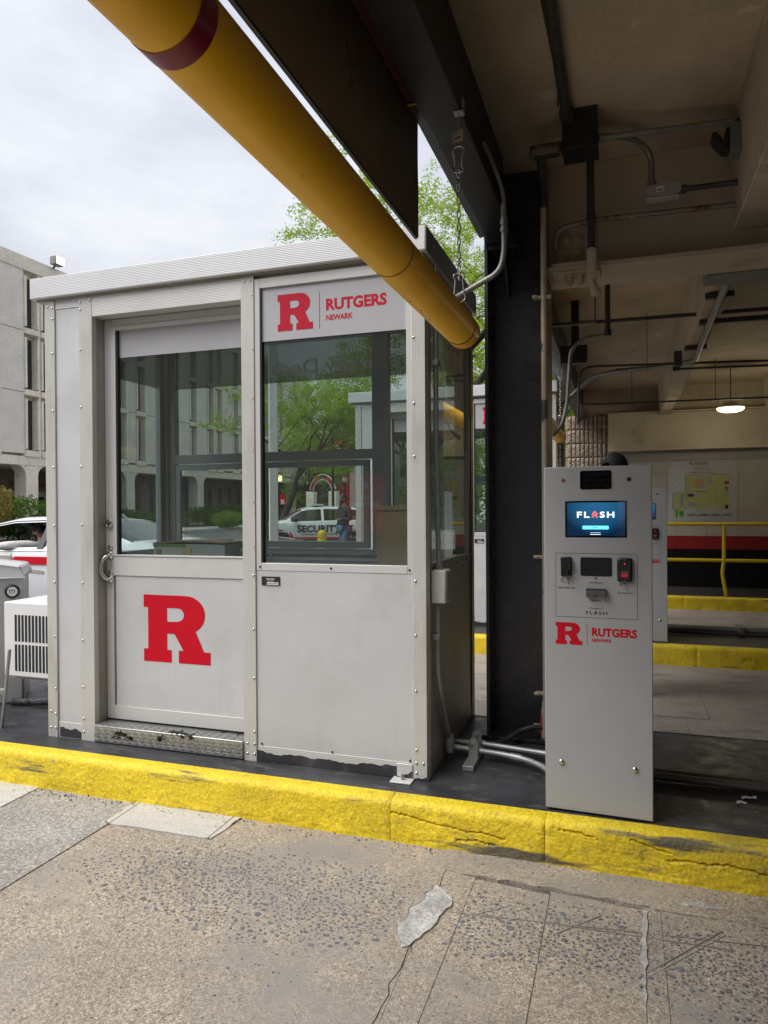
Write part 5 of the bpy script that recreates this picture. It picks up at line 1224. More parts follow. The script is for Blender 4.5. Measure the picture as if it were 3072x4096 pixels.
def hand_joints(J, Ed, R, pre, wrist, dirv, side, palmn, curl=.35):
    """palm and five fingers added to the joint graph"""
    d = Vector(dirv).normalized(); n = Vector(palmn).normalized(); w = d.cross(n).normalized()*side
    W = Vector(wrist); pm = W+d*.05; J[pre+'palm'] = tuple(pm); R[pre+'palm'] = (.034, .016); Ed.append((pre+'wrist', pre+'palm'))
    for i, (off, ln) in enumerate(((.026, .072), (.009, .082), (-.009, .076), (-.026, .060))):
        p0 = W+d*.09+w*off; p1 = p0+(d*cos(curl)+n*sin(curl))*ln*.55; p2 = p1+(d*cos(curl*2.4)+n*sin(curl*2.4))*ln*.45
        prev = pre+'palm'
        for q, p in enumerate((p0, p1, p2)):
            nm = f'{pre}f{i}{q}'; J[nm] = tuple(p); R[nm] = .0095-.0012*q; Ed.append((prev, nm)); prev = nm
    t0 = W+d*.035+w*.035; t1 = t0+(d*.7+w*.5+n*.3).normalized()*.045
    J[pre+'t0'] = tuple(t0); R[pre+'t0'] = .011; J[pre+'t1'] = tuple(t1); R[pre+'t1'] = .009; Ed += [(pre+'palm', pre+'t0'), (pre+'t0', pre+'t1')]
def person(label, loc, rotz, height=1.76, pose=None, shirt=None, trousers=None, shoes=None, skin=None, hairm=None, hairlow=-.02, cap=None, beard=None, specs=False, headyaw=0., legs=True):
    skin = skin or SKIN; k = height/1.76
    p = thing('person', label, 'person', loc, rotz, local=True)
    P = dict(pelvis=(0, 0, .95), waist=(0, .005, 1.08), chest=(0, .01, 1.30), neck=(0, .015, 1.47), skull=(0, 0, 1.56),
             Lsh=(.185, .01, 1.40), Rsh=(-.185, .01, 1.40), Lelbow=(.25, .03, 1.12), Relbow=(-.25, .03, 1.12), Lwrist=(.26, -.05, .88), Rwrist=(-.26, -.05, .88),
             Lhip=(.095, 0, .90), Rhip=(-.095, 0, .90), Lknee=(.105, -.02, .50), Rknee=(-.105, -.02, .50), Lankle=(.105, .02, .09), Rankle=(-.105, .02, .09), Ltoe=(.12, -.15, .04), Rtoe=(-.12, -.15, .04), head=(0, -.015, 1.645))
    hd = dict(L=((.05, -.2, -1), (-1, 0, -.2)), R=((-.05, -.2, -1), (1, 0, -.2)))
    if pose:
        hd.update(pose.pop('hands', {})); P.update(pose)
    P = {n: tuple(c*k for c in v) for n, v in P.items()}; hc = P.pop('head')
    RR = dict(pelvis=(.15, .11), waist=(.135, .095), chest=(.155, .105), neck=.055, skull=.06, Lsh=.062, Rsh=.062, Lelbow=.043, Relbow=.043, Lwrist=.028, Rwrist=.028, Lhip=.085, Rhip=.085, Lknee=.058, Rknee=.058, Lankle=.04, Rankle=.04, Ltoe=.036, Rtoe=.036)
    core = [('pelvis', 'waist'), ('waist', 'chest'), ('chest', 'neck'), ('neck', 'skull')]
    arms = [e for s in 'LR' for e in (('chest', s+'sh'), (s+'sh', s+'elbow'), (s+'elbow', s+'wrist'))]
    leg = [e for s in 'LR' for e in (('pelvis', s+'hip'), (s+'hip', s+'knee'), (s+'knee', s+'ankle'), (s+'ankle', s+'toe'))] if legs else []
    Ed = core+arms+leg; J = {n: P[n] for n in dict.fromkeys(x for e in Ed for x in e)}; R = {n: (tuple(q*k*.68 for q in RR[n]) if isinstance(RR[n], tuple) else RR[n]*k*.93) for n in J}
    for s in 'LR': hand_joints(J, Ed, R, s, J[s+'wrist'], hd[s][0], 1 if s == 'L' else -1, hd[s][1])
    mb = MB(); v, f = skinmesh(J, Ed, R); mb.add(v, f); head(mb, hc, k, headyaw)
    mb.build('body', skin, p, local=True, smooth=70)
    SE = core[:2]+[('chest', 'collar')]+arms; SJ = {n: P[n] for n in ('pelvis', 'waist', 'chest')}; SJ['collar'] = tuple(lerp(P['chest'][i], P['neck'][i], .75) for i in range(3))
    for s in 'LR':
        for q in ('sh', 'elbow'): SJ[s+q] = P[s+q]
        SJ[s+'wrist'] = tuple(lerp(P[s+'elbow'][i], P[s+'wrist'][i], .93) for i in range(3))
    SR = dict(pelvis=(.158, .122), waist=(.152, .112), chest=(.168, .12), collar=.066, Lsh=.076, Rsh=.076, Lelbow=.058, Relbow=.058, Lwrist=.042, Rwrist=.042)
    v, f = skinmesh(SJ, SE, {n: (tuple(q*k for q in r) if isinstance(r, tuple) else r*k) for n, r in SR.items()})
    MB().add(v, f).build('shirt', shirt, p, local=True, smooth=70)
    if legs:
        TE = leg[:3]+leg[4:7]; TE = [e for e in leg if not e[1].endswith('toe')]; TJ = {n: P[n] for n in ['pelvis']+[s+q for s in 'LR' for q in ('hip', 'knee')]}
        for s in 'LR': TJ[s+'ankle'] = tuple(lerp(P[s+'knee'][i], P[s+'ankle'][i], .95) for i in range(3))
        TR = dict(pelvis=(.152, .118), Lhip=.098, Rhip=.098, Lknee=.074, Rknee=.074, Lankle=.062, Rankle=.062)
        v, f = skinmesh(TJ, TE, {n: (tuple(q*k for q in r) if isinstance(r, tuple) else r*k) for n, r in TR.items()})
        MB().add(v, f).build('trousers', trousers, p, local=True, smooth=70)
        for s in 'LR':
            a, t = P[s+'ankle'], P[s+'toe']; sh = MB().tube([(a[0], a[1]+.05, a[2]*.42), (a[0], a[1], a[2]*.55), (lerp(a[0], t[0], .6), lerp(a[1], t[1], .6), t[2]*1.0), (t[0], t[1]-.02, t[2]*.9)], [.035, .048, .045, .025], 12)
            sh.v = [(x, y, max(0.001, z)) for x, y, z in sh.v]; sh.build('shoe', shoes or RUBBER, p, local=True, smooth=60)
    if cap:
        hair((hc[0], hc[1], hc[2]), k, headyaw, cap, p, cap=True)
        br = MB().prism([(-.07, -.07), (-.055, -.125), (0, -.145), (.055, -.125), (.07, -.07)], lambda u, v, d: (u, v, .045+d+.25*(v+.07)), 0, .004); headpart(MB(), br, hc, k, headyaw).build('cap_brim', cap, p, local=True)
    elif hairm: hair(hc, k, headyaw, hairm, p)
    face(hc, k, headyaw, p, beard, specs)
    return p
HAIRD = mat('dark_hair', (.015, .012, .011), .5, 0, .3, 40, bump=.3, bs=150)
NAVY = mat('navy_cloth', (.02, .024, .035), .8, 0, .15, 9, bump=.15, bs=25)
MAROON = mat('maroon_cloth', (.06, .016, .026), .8, 0, .15, 9, bump=.15, bs=25)
DENIM = mat('denim', (.09, .14, .26), .85, 0, .2, 9, bump=.15, bs=25)
WHITEC = mat('white_knit', (.62, .61, .58), .85, 0, .06, 9, bump=.3, bs=30)
BLACKC = mat('black_cloth', (.012, .012, .014), .8, 0, .15, 9, bump=.15, bs=25)
person('man in dark jacket and blue jeans walking beyond the second lane', (-6.72, 16.75, gz(-6.72)), radians(-35), 1.80,
       dict(Lwrist=(.10, -.20, 1.13), Lelbow=(.26, .02, 1.13), Lknee=(.10, -.10, .50), Lankle=(.105, -.02, .09), Ltoe=(.115, -.19, .04), Rankle=(-.105, .14, .10), Rknee=(-.1, .0, .50), Rtoe=(-.11, -.02, .04), hands=dict(L=((-.8, -.5, .1), (0, .2, -1)))),
       NAVY, DENIM, RUBBER, hairm=HAIRD, beard=HAIRD, specs=True, headyaw=radians(-25))
person('person in black cap standing behind the grey ticket machine', (-.045, 5.2, 0.), radians(-60), 1.655, None, BLACKC, BLACKC, RUBBER, cap=mat('black_cap', (.010, .011, .014), .7, 0, .1, 9), headyaw=radians(-10))

# ------------------------------------------------------------------ vehicles
CARW = mat('white_car_paint', (.72, .73, .75), .25, 0, .02, 2, coat=.7)
CARG = glass('car_glass', (.32, .36, .36), .09, .9)
TYRE = mat('tyre_rubber', (.014, .014, .014), .8, 0, .2, 20)
RIM = mat('alloy_rim', (.42, .42, .43), .35, .8, .1, 10)
TRIM = mat('car_black_trim', (.018, .018, .02), .45)
def car(label, st, bands, sides, screens, wheels, opendoor=(), name='parked_car', loc=(0, 0, 0), rot=0., wr=.33, pitch=0.):
    """st: stations (x, sill z, belt z, top z, half width, roof half width); sides/screens: x ranges that are glazed"""
    t = thing(name, label, 'car', loc, rot, local=True); t.rotation_euler = (0, pitch, rot)
    keys = sorted(set([s[0] for s in st]+[x for r in sides+screens for x in r]+[lerp(st[0][0], st[-1][0], i/46) for i in range(47)]))
    def at(x):
        for a, b in zip(st[:-1], st[1:]):
            if a[0] <= x <= b[0]:
                u = (x-a[0])/(b[0]-a[0]); u2 = u
                return [lerp(p, q, u2) for p, q in zip(a, b)]
        return list(st[-1])
    rings = []
    for x in keys:
        _, zs, zb, zt, w, wr_ = at(x); h = zt-zb
        half = [(w*.80, zs-.02), (w*.955, zs), (w*.985, lerp(zs, zb, .25)), (w, lerp(zs, zb, .55)), (w*.985, lerp(zs, zb, .82)), (w*.955, zb), (lerp(w*.945, wr_, .12), zb+h*.10), (lerp(w*.94, wr_, .82), zb+h*.82), (lerp(w*.93, wr_, 1.), zb+h*.93), (wr_*.72, zb+h*.985), (0, zt)]
        ring = [(x, -y, z) for y, z in half]+[(x, y, z) for y, z in half[-2::-1]]
        rings.append(ring)
    m = len(rings[0]); V = [p for r in rings for p in r]; body = MB(); gl = {}
    B = [[], []]; 
    for i in range(len(keys)-1):
        xm = (keys[i]+keys[i+1])/2
        for j in range(m-1):
            q = (i*m+j, (i+1)*m+j, (i+1)*m+j+1, i*m+j+1); jj = min(j, m-2-j)
            hit = None
            for n, r in enumerate(sides):
                if r[0] < xm < r[1] and jj == 6: hit = ('s', n, j > m//2)
            for n, r in enumerate(screens):
                if r[0] < xm < r[1] and jj in (7, 8, 9) and not hit: hit = ('w', n, 0)
            if hit: gl.setdefault(hit, []).append(q)
            else: body.f.append(q)
    body.v = V; body.f.append(tuple(range(m))); body.f.append(tuple((len(keys)-1)*m+j for j in range(m))[::-1])
    body.build('body', CARW, t, local=True, smooth=40)
    for hit, fs in gl.items():
        if hit in opendoor: continue
        mb = MB(); mb.v = V; mb.f = fs
        used = sorted({i for q in fs for i in q}); mp = {a: b for b, a in enumerate(used)}
        mb.v = [V[i] for i in used]; mb.f = [tuple(mp[i] for i in q) for q in fs]
        mb.build('windscreen' if hit[0] == 'w' else 'window', CARG, t, local=True, smooth=40)
    fl = MB().box(st[0][0]+.25, st[-1][0]-.25, -.7, .7, .28, .34); fl.build('floor_pan', TRIM, t, local=True)
    for x in wheels:
        w = at(x)[4]
        for s in (-1, 1):
            y = s*(w-.10); ar = MB().cyl((x, s*(w-.25), wr+.01), (x, s*(w*.985+.012), wr+.01), wr+.065, 28).build('wheel_arch', TRIM, t, local=True)
            wh = MB(); ty = [(wr*.62, -.10), (wr*.93, -.105), (wr, -.08), (wr, .08), (wr*.93, .105), (wr*.62, .10)]; o = len(wh.v)
            n = 28; vs = [(x+r*cos(2*pi*k/n), s*(w-.075)+h, wr+r*sin(2*pi*k/n)) for r, h in ty for k in range(n)]
            wh.add(vs, [(i*n+k, i*n+(k+1) % n, (i+1)*n+(k+1) % n, (i+1)*n+k) for i in range(5) for k in range(n)])
            ww = wh.build('wheel', TYRE, t, local=True)
            rm = MB().cyl((x, s*(w-.05), wr), (x, s*(w-.01), wr), wr*.63, 24); yo = s*(w+.0)
            rm.build('rim', TRIM, ww, local=True)
            for k in range(5):
                a = 2*pi*k/5; d = Vector((cos(a), 0, sin(a))); q = Vector((-sin(a), 0, cos(a)))
                pts = [Vector((x, 0, wr))+d*wr*.10+q*.035, Vector((x, 0, wr))+d*wr*.58+q*.05, Vector((x, 0, wr))+d*wr*.58-q*.05, Vector((x, 0, wr))+d*wr*.10-q*.035]
                sp = MB(); v2 = [(p.x, s*(w-.008), p.z) for p in pts]+[(p.x, s*(w+.006), p.z) for p in pts]; sp.add(v2, [(0, 1, 2, 3), (7, 6, 5, 4), (0, 4, 5, 1), (1, 5, 6, 2), (2, 6, 7, 3), (3, 7, 4, 0)]); sp.build('spoke', RIM, ww, local=True)
    return t, at
SED = [(a*1.08, *b) for a, *b in [(-2.45, .32, .70, .74, .74, .66), (-2.38, .28, .93, .98, .84, .72), (-2.0, .27, 1.0, 1.06, .90, .76), (-1.72, .26, 1.0, 1.10, .915, .76), (-1.0, .26, .985, 1.38, .92, .60), (-.3, .26, .97, 1.445, .92, .61), (.25, .26, .955, 1.43, .92, .60), (.55, .26, .95, 1.37, .92, .61), (1.25, .26, .93, 1.02, .92, .74), (1.7, .26, .89, .955, .91, .74), (2.2, .27, .78, .85, .87, .70), (2.4, .30, .66, .72, .80, .62), (2.46, .36, .56, .60, .72, .55)]]
def make_driver_car():
    # local x forward; the car faces -X, its driver side towards the booths
    t, at = car('white car with dark and red side stripes and driver leaning out', SED, None, [(-1.35, -.42), (-.33, .98)], [(-1.83, -1.10), (.62, 1.33)], (-1.62, 1.62), opendoor=(('s', 1, True),), name='white_car', loc=(-7.95, 8.56, gz(-7.95)-.02), rot=pi, wr=.33, pitch=0)
    dkm = mat('graphite_stripe', (.07, .07, .075), .4); taup = mat('taupe_stripe', (.42, .38, .33), .4)
    def stripe(pts, m, nm='side_stripe'):
        mb = MB(); mb.prism(pts, lambda u, v, d: (u, at(u)[4]*1.0+d-.004*(v > .8), v), -.004, .007); mb.build(nm, m, t, local=True, smooth=0)
    stripe([(.95, .90), (2.05, .56), (2.05, .46), (.55, .72), (.35, .90)][::-1], dkm); stripe([(.30, .90), (.50, .72), (-.5, .66), (-.5, .70), (.15, .76), (.05, .90)][::-1], taup)
    stripe([(.0, .89), (.12, .79), (-.75, .79), (-.75, .89)][::-1], RED)
    seam = MB()
    for pts in ([(.10, .93), (.11, .60), (.02, .34)], [(-.93, .93), (-.95, .5), (-1.0, .34)], [(1.05, .90), (1.12, .6), (1.1, .34)], [(1.1, .34), (.02, .33), (-1.0, .34)]):
        seam.tube([(u, at(u)[4]*(1.0 if v < .8 else .965)+.002, v) for u, v in pts], .004, 5)
    seam.build('door_seam', TRIM, t, local=True)
    MB().tube([(x, at(x)[4]*.95+.004, at(x)[2]+.004) for x in (-1.5, -.9, -.3, .3, .8, 1.15)], .010, 6).build('belt_moulding', CHROME, t, local=True)
    MB().tube([(x, lerp(at(x)[4]*.93, at(x)[5], .95)+.012, lerp(at(x)[2], at(x)[3], .86)) for x in (-1.5, -1.0, -.3, .25, .55, .9, 1.2)], .012, 6).build('window_trim', TRIM, t, local=True)
    for x in (-.375,): MB().prism([(x-.05, 0), (x+.05, 0), (x+.03, 1), (x-.05, 1)], lambda u, v, d: (u, lerp(at(u)[4]*.955, at(u)[5], .85*v)+.004+d, lerp(at(u)[2], at(u)[3], .85*v)), 0, .006).build('pillar_cover', TRIM, t, local=True)
    fu = MB(); 
    fl = rrect(-1.82, -1.60, .80, .96, .03); fu.tube([(u, at(u)[4]*(1.0 if v < .84 else .985)+.002, v) for u, v in fl+[fl[0]]], .004, 5); fu.build('fuel_door', TRIM, t, local=True)
    MB().prism([(-1.22, 0), (-1.05, .09), (-.98, .085), (-.92, 0)], lambda u, v, d: (u, d, at(u)[3]+v-.01), -.02, .02).build('antenna_fin', CHROME, t, local=True)
    MB().box(-2.46, -2.25, -.70, .70, 1.045, 1.075).build('spoiler', TRIM, t, bev=.01, local=True)
    for s in (-1, 1): MB().box(-2.455, -2.2, s*.62, s*.875, .78, .92).build('tail_lamp', mat('tail_lamp_red', (.3, .01, .015), .2), t, bev=.02, local=True)
    for s in (-1, 1): MB().box(2.15, 2.40, s*.55, s*.82, .62, .74).build('headlight', mat('headlamp_glass', (.5, .5, .52), .1, .3), t, bev=.03, local=True)
    seat = mat('car_seat', (.025, .025, .027), .7)
    for s in (-.38, .38):
        sb = MB().box(-.42, .12, s-.24, s+.24, .40, .56); sb.build('seat', seat, t, bev=.05, local=True); MB().prism([(-.42, .5), (-.26, .5), (-.42, 1.12), (-.55, 1.12)], lambda u, v, d: (u, s+d, v), -.22, .22).build('seat_back', seat, t, bev=.04, local=True)
        MB().box(-.60, -.50, s-.12, s+.12, 1.13, 1.28).build('headrest', seat, t, bev=.03, local=True)
    MB().box(.72, 1.15, -.72, .72, .70, .90).build('dashboard', seat, t, bev=.04, local=True)
    MB().tube([(.58+.07*sin(2*pi*q/20)*.6, .38+.19*cos(2*pi*q/20), .86+.18*sin(2*pi*q/20)) for q in range(21)], .014, 8).build('steering_wheel', seat, t, local=True)
    MB().box(.55, .60, -.10, .10, 1.28, 1.33).build('mirror', TRIM, t, bev=.01, local=True)
    MB().box(.70, .74, .10, .20, 1.16, 1.22).build('dash_camera', TRIM, t, bev=.01, local=True)
    return t
make_driver_car()
def make_driver():
    # sits facing -X, left arm folded on the sill
    sk = mat('skin_tan', (.34, .19, .125), .5, 0, .08, 12)
    x, y, g = -7.95-.06, 8.56-.42, gz(-7.95)-.02
    pose = dict(pelvis=(0, 0, .56), waist=(0, .03, .70), chest=(0, .05, .94), neck=(0, .03, 1.09), skull=(0, .02, 1.16), head=(.0, -.01, 1.215),
                Lsh=(.20, .03, 1.03), Rsh=(-.19, .05, 1.0), Lelbow=(.48, -.08, 1.045), Lwrist=(.44, -.36, 1.03), Relbow=(-.25, -.16, .78), Rwrist=(-.16, -.40, .90),
                Lhip=(.10, -.04, .52), Rhip=(-.10, -.04, .52), Lknee=(.13, -.46, .58), Rknee=(-.13, -.46, .58), Lankle=(.12, -.70, .36), Rankle=(-.12, -.70, .36), Ltoe=(.12, -.84, .37), Rtoe=(-.12, -.84, .37),
                hands=dict(L=((-.25, -1, .05), (0, 0, -1)), R=((.1, -1, .1), (0, 0, -1))))
    person('driver with dark slicked hair and white sweater resting an arm on the door', (x, y, g), radians(-90), 1.76, pose, WHITEC, DENIM, RUBBER, sk, hairm=HAIRD, beard=HAIRD, headyaw=radians(12))
make_driver()
SUV = [(-2.32, .36, .80, .90, .76, .66), (-2.27, .30, 1.02, 1.30, .88, .64), (-2.05, .29, 1.07, 1.50, .905, .62), (-1.5, .29, 1.06, 1.62, .92, .63), (-.4, .29, 1.04, 1.66, .92, .64), (.25, .29, 1.03, 1.63, .92, .63), (.5, .29, 1.03, 1.57, .92, .64), (1.22, .29, 1.03, 1.12, .92, .76), (1.5, .29, 1.01, 1.08, .92, .77), (2.1, .30, .92, .98, .88, .72), (2.27, .34, .78, .84, .83, .66), (2.33, .40, .62, .66, .76, .58)]
def suv(label, loc, rot, marked, group=None):
    t, at = car(label, SUV, None, [(-1.95, -1.35), (-1.22, -.32), (-.22, .95)], [(-2.26, -2.06), (.52, 1.2)], (-1.38, 1.38), name='white_suv', loc=loc, rot=rot, wr=.35)
    for s in (-1, 1):
        MB().prism([(2.30, .74), (1.75, .90), (1.80, .94), (2.24, .86)], lambda u, v, d: (u, s*(at(u)[4]*.98+d), v), -.03, .012).build('headlight', mat('headlamp_glass'), t, local=True)
        MB().box(-2.31, -2.12, s*.70, s*.915, .98, 1.22).build('tail_lamp', mat('tail_lamp_red'), t, bev=.02, local=True)
        MB().box(.70, .90, s*.93, s*1.12, 1.06, 1.20).build('mirror', TRIM, t, bev=.03, local=True)
        MB().box(-1.9, 1.0, s*(.945), s*(.95), .34, .40).build('sill_cladding', TRIM, t, local=True)
        for x in (-.45, .62): MB().box(x-.1, x+.1, s*.915, s*.94, .93, .955).build('handle', CARW, t, local=True)
    MB().box(2.29, 2.345, -.5, .5, .62, .80).build('grille', TRIM, t, bev=.02, local=True); MB().box(2.28, 2.36, -.6, .6, .36, .50).build('bumper_intake', TRIM, t, bev=.02, local=True)
    seat = mat('car_seat')
    for s in (-.38, .38):
        for x in (-.2, -1.1): MB().box(x-.12, x, s-.22, s+.22, .5, 1.25).build('seat_back', seat, t, bev=.04, local=True)
    if marked:
        MB().box(-.35, .05, -.55, -.1, 1.67, 1.74).build('light_bar', mat('light_bar_white', (.6, .62, .65), .2), t, bev=.01, local=True); MB().box(-.35, .05, .1, .55, 1.67, 1.74).build('light_bar', mat('light_bar_white'), t, bev=.01, local=True)
        MB().box(-.3, 0, -.5, .5, 1.63, 1.67).build('light_bar_mount', TRIM, t, local=True)
        f = lambda u, v: (u, at(u)[4]*1.0+.006+.02*(v < .55), v)
        tx = MB(); write(tx, 'SECURITY', .72, -.95, .66, .93, f, .035); tx.build('lettering', mat('security_ink', (.03, .012, .015), .5), t, smooth=0, local=True)
        tx = MB(); write(tx, 'UNIVERSITY PUBLIC SAFETY', .55, -.85, .56, .61, f, .02); tx.build('lettering', mat('security_ink'), t, smooth=0, local=True)
        MB().prism([(1.0, .72), (.85, .48), (-1.0, .46), (-1.9, .52), (-1.0, .40), (1.0, .42)], lambda u, v, d: (u, at(u)[4]+.002+d, v), 0, .006).build('side_stripe', RED, t, local=True)
    return t
suv('white security car with SECURITY lettering and roof light bar on the street', (-11.6, 25.6, -.30), radians(180+32), True)
suv('plain white car parked behind the security car', (-12.8, 36, -.30), radians(180+62), False)

# ------------------------------------------------------------------ background buildings
PRE = mat('precast_concrete', (.80, .73, .63), .85, 0, .10, .5, fine=.1, fs=6, layers=[((.60, .53, .44), .7, .55, .8, (1, 1, .3))])
PREP = mat('pebble_panel', (.74, .69, .62), .9, 0, .08, 1, fine=.12, fs=9)
WGL = mat('window_dark', (.03, .038, .042), .12, 0, .2, .8)
STN = mat('rubble_stone', (.17, .16, .14), .9, 0, .4, 1.6, fine=.2, fs=5)
def make_boyden():
    b = thing('concrete_hall', 'tall concrete university hall with narrow recessed windows and red name letters', 'building', (-38, 48, -.3))
    X = -35.; y0, y1 = 7, 76
    MB().box(-52, X-.45, y0, y1, 4.6, 16.9).build('wall', PRE, b, smooth=0)
    wy = [9.0, 10.3, 13.4, 14.7, 17.6, 18.9, 21.6, 22.9, 26.0, 27.3, 30.3, 31.6, 34.62, 35.92, 39.0, 40.3, 43.0, 45.2, 48.6, 52.2, 54.9, 56.3, 59.2, 61.0, 64.0, 65.3, 68.6, 72.0]
    ww = .82; fl = [(5.05, 8.15), (8.85, 11.95), (12.65, 15.75)]
    pane = meshof(MB().box(-.02, .02, 0, ww, 0, 3.1), 'pane', WGL, 0)
    hood = MB().prism([(-.42, 0), (.12, -.12), (.12, -.45), (-.10, -.5), (-.42, -.5)], lambda u, v, d: (u, d, v), -.18, ww+.18); hoodm = meshof(hood, 'sill', PRE, 0)
    jamb = MB().box(-.42, .10, -.14, 0, 0, 3.1); jamb.box(-.42, .10, ww, ww+.14, 0, 3.1); jambm = meshof(jamb, 'frame', PRE, 0)
    edges = []
    for y in wy:
        for z0, z1 in fl:
            w = piece('window', pane, b, (X-.40, y, z0))
            o = OFF[b.name]
            for nm, me in (('frame', jambm), ('sill', hoodm)):
                q = bpy.data.objects.new(nm, me); COL.objects.link(q); q.parent = w; q.location = (.40, 0, 0)
    # precast panels between the windows
    for a, c in zip([y0-1]+wy, wy+[y1]):
        ya, yb = a+ww+.16, c-.16
        if yb-ya < .12: continue
        for z0, z1 in fl:
            MB().box(X-.46, X, ya, yb, z0-.28, z1+.38).build('panel', PREP if yb-ya > .6 else PRE, b, smooth=0)
    MB().box(X-.5, X+.06, y0, y1, 16.1, 16.95).build('parapet', PRE, b, smooth=0)
    MB().box(-48, X-6, 22, 46, 16.9, 18.4).build('penthouse', PREP, b, smooth=0)
    MB().box(X-7, X+.02, y0, y1, 4.05, 4.60).build('floor_beam', PRE, b, smooth=0)
    for y in (15.9, 25.2, 34.55, 43.9, 53.2, 62.5, 71.8):
        mb = MB().box(X-.95, X, y, y+.95, -.35, 4.04)
        for s in (-1, 1):
            pts = [(0, 0)]+[(s*.9*(1-cos(pi/2*k/6)), -.9*(1-sin(pi/2*k/6))) for k in range(7)]
            yy = y+.95 if s > 0 else y
            poly = [(yy, 4.045), (yy+s*.7, 4.045)]+[(yy+s*.7*(1-sin(pi/2*k/6)), 4.045-.7*(1-cos(pi/2*k/6))) for k in range(1, 7)]
            mb.prism(poly if s > 0 else poly[::-1], lambda u, v, d: (d, u, v), X-.9, X-.02)
        mb.build('column', PRE, b, bev=.04)
    MB().box(-42.5, -40.0, y0, 42, -.35, 4.05).build('lobby_wall', mat('lobby_wall', (.22, .19, .155), .8, 0, .08, 1), b, smooth=0)
    for y in (27.5, 30.3, 33.1, 35.3, 37.75, 40.1):
        dr = MB().box(-40.02, -39.94, y, y+2.1, -.3, 2.55).build('door', mat('door_frame_pale', (.45, .43, .40), .6), b)
        for k in (0, 1): MB().box(-39.96, -39.90, y+.2+k*1.0, y+.9+k*1.0, .05, 2.2).build('pane', WGL, dr)
    t = MB(); write(t, 'BOYDEN', 38.0, 40.05, 2.88, 3.25, lambda u, v: (-39.9, u, v), .02); write(t, 'HALL', 40.5, 41.8, 2.88, 3.25, lambda u, v: (-39.9, u, v), .02); t.build('lettering', mat('brick_red_letters', (.26, .03, .02), .6), b, smooth=0)
    st = MB().box(-41, -37.05, 42, y1, -.35, 4.05).build('stone_wall', mat('stone_joint', (.10, .095, .085), .9), b, smooth=0)
    r = random.Random(5); mb = MB(); z = -.35
    while z < 4.0:
        h = r.uniform(.28, .5); y = 42
        while y < y1:
            w = r.uniform(.35, .9)
            mb.box(-37.1, -37.0+r.uniform(-.02, .05), y+.015, min(y+w-.015, y1), z+.015, z+h-.015); y += w
        z += h
    mb.build('rubble_stones', STN, st, smooth=0, kind='stuff')
    for y in [44+k*1.75 for k in range(18)]: MB().box(-37.02, -36.94, y, y+.5, .9, 3.3).build('slit_window', WGL, st)
    fl_ = thing('roof_floodlight', 'lit floodlight on the roof edge of the concrete hall', 'floodlight', (-34.9, 36.85, 16.95))
    MB().box(-34.9, -34.4, 36.5, 37.2, 17.05, 17.6).build('housing', mat('flood_housing', (.2, .2, .19), .5), fl_, bev=.05)
    MB().box(-34.39, -34.33, 36.55, 37.15, 17.1, 17.55).build('lens', mat('flood_lens', (.8, .8, .7), .3, emit=(1, .95, .75, 1.4)), fl_)
    MB().cyl((-34.96, 36.85, 16.9), (-34.8, 36.85, 17.07), .06, 8).build('bracket', TRIM, fl_)
make_boyden()
def make_far_buildings():
    b = thing('window_strip_building', 'pale concrete building with tall dark window strips behind the trees', 'building', (-8, 80, 0))
    MB().box(-29, 26, 74, 92, -.4, 13.5).build('wall', mat('far_concrete', (.40, .375, .34), .9, 0, .06, .4), b, smooth=0)
    wm = meshof(MB().box(0, 1.3, -.12, .05, 0, 3.2), 'window', WGL, 0); rm = meshof(MB().box(0, .5, -.35, .05, 0, 13.2), 'fin', PRE, 0)
    for k in range(22):
        x = -28+k*2.45; piece('fin', rm, b, (x+1.55, 74, -.3))
        for z in (.6, 4.6, 8.8): piece('window', wm, b, (x, 74, z))
    d = thing('dark_glass_building', 'dark grey banded building behind the red arch', 'building', (-33, 80, 0))
    MB().box(-40, -29.2, 78, 92, -.4, 9.5).build('wall', mat('dark_cladding', (.075, .075, .08), .5, 0, .1, 1), d, smooth=0)
    for z in (1.2, 2.6, 4.0, 5.4, 6.8): MB().box(-40, -29.2, 77.9, 78.02, z, z+.5).build('band', mat('grey_band', (.16, .16, .17), .5), d)
    MB().box(-31.9, -29.9, 77.2, 77.9, -.35, 9.6).build('red_pillar', mat('red_cladding', (.42, .012, .02), .5), d)
    b = thing('brick_block', 'long low brick building at the far end of the street', 'building', (10, 130, 0))
    MB().box(-110, 80, 130, 150, -.4, 16).build('wall', mat('far_brick', (.2, .13, .10), .9, 0, .1, .3), b, smooth=0)
    for k in range(40):
        for z in (2, 6, 10): MB().box(-105+k*4.4, -103+k*4.4, 129.9, 130.05, z, z+2.2).build('window', WGL, b)
make_far_buildings()
def make_reflection_backdrop():  # unseen building added behind the camera to darken the booth glass reflections
    b = thing('added_backdrop_building', 'added unseen brown brick building behind the lanes, darkening the glass reflections', 'building', (-22, -26, 0))
    MB().box(-60, -4, -40, -24, -.4, 15).build('wall', mat('brown_brick', (.17, .115, .085), .9, 0, .15, .8, fine=.15, fs=9), b, smooth=0)
    wm = meshof(MB().box(0, 2.0, -.05, .12, 0, 2.2), 'window', WGL, 0)
    for k in range(12):
        for z in (1.2, 5.0, 8.8): piece('window', wm, b, (-57+k*4.5, -24, z))
make_reflection_backdrop()
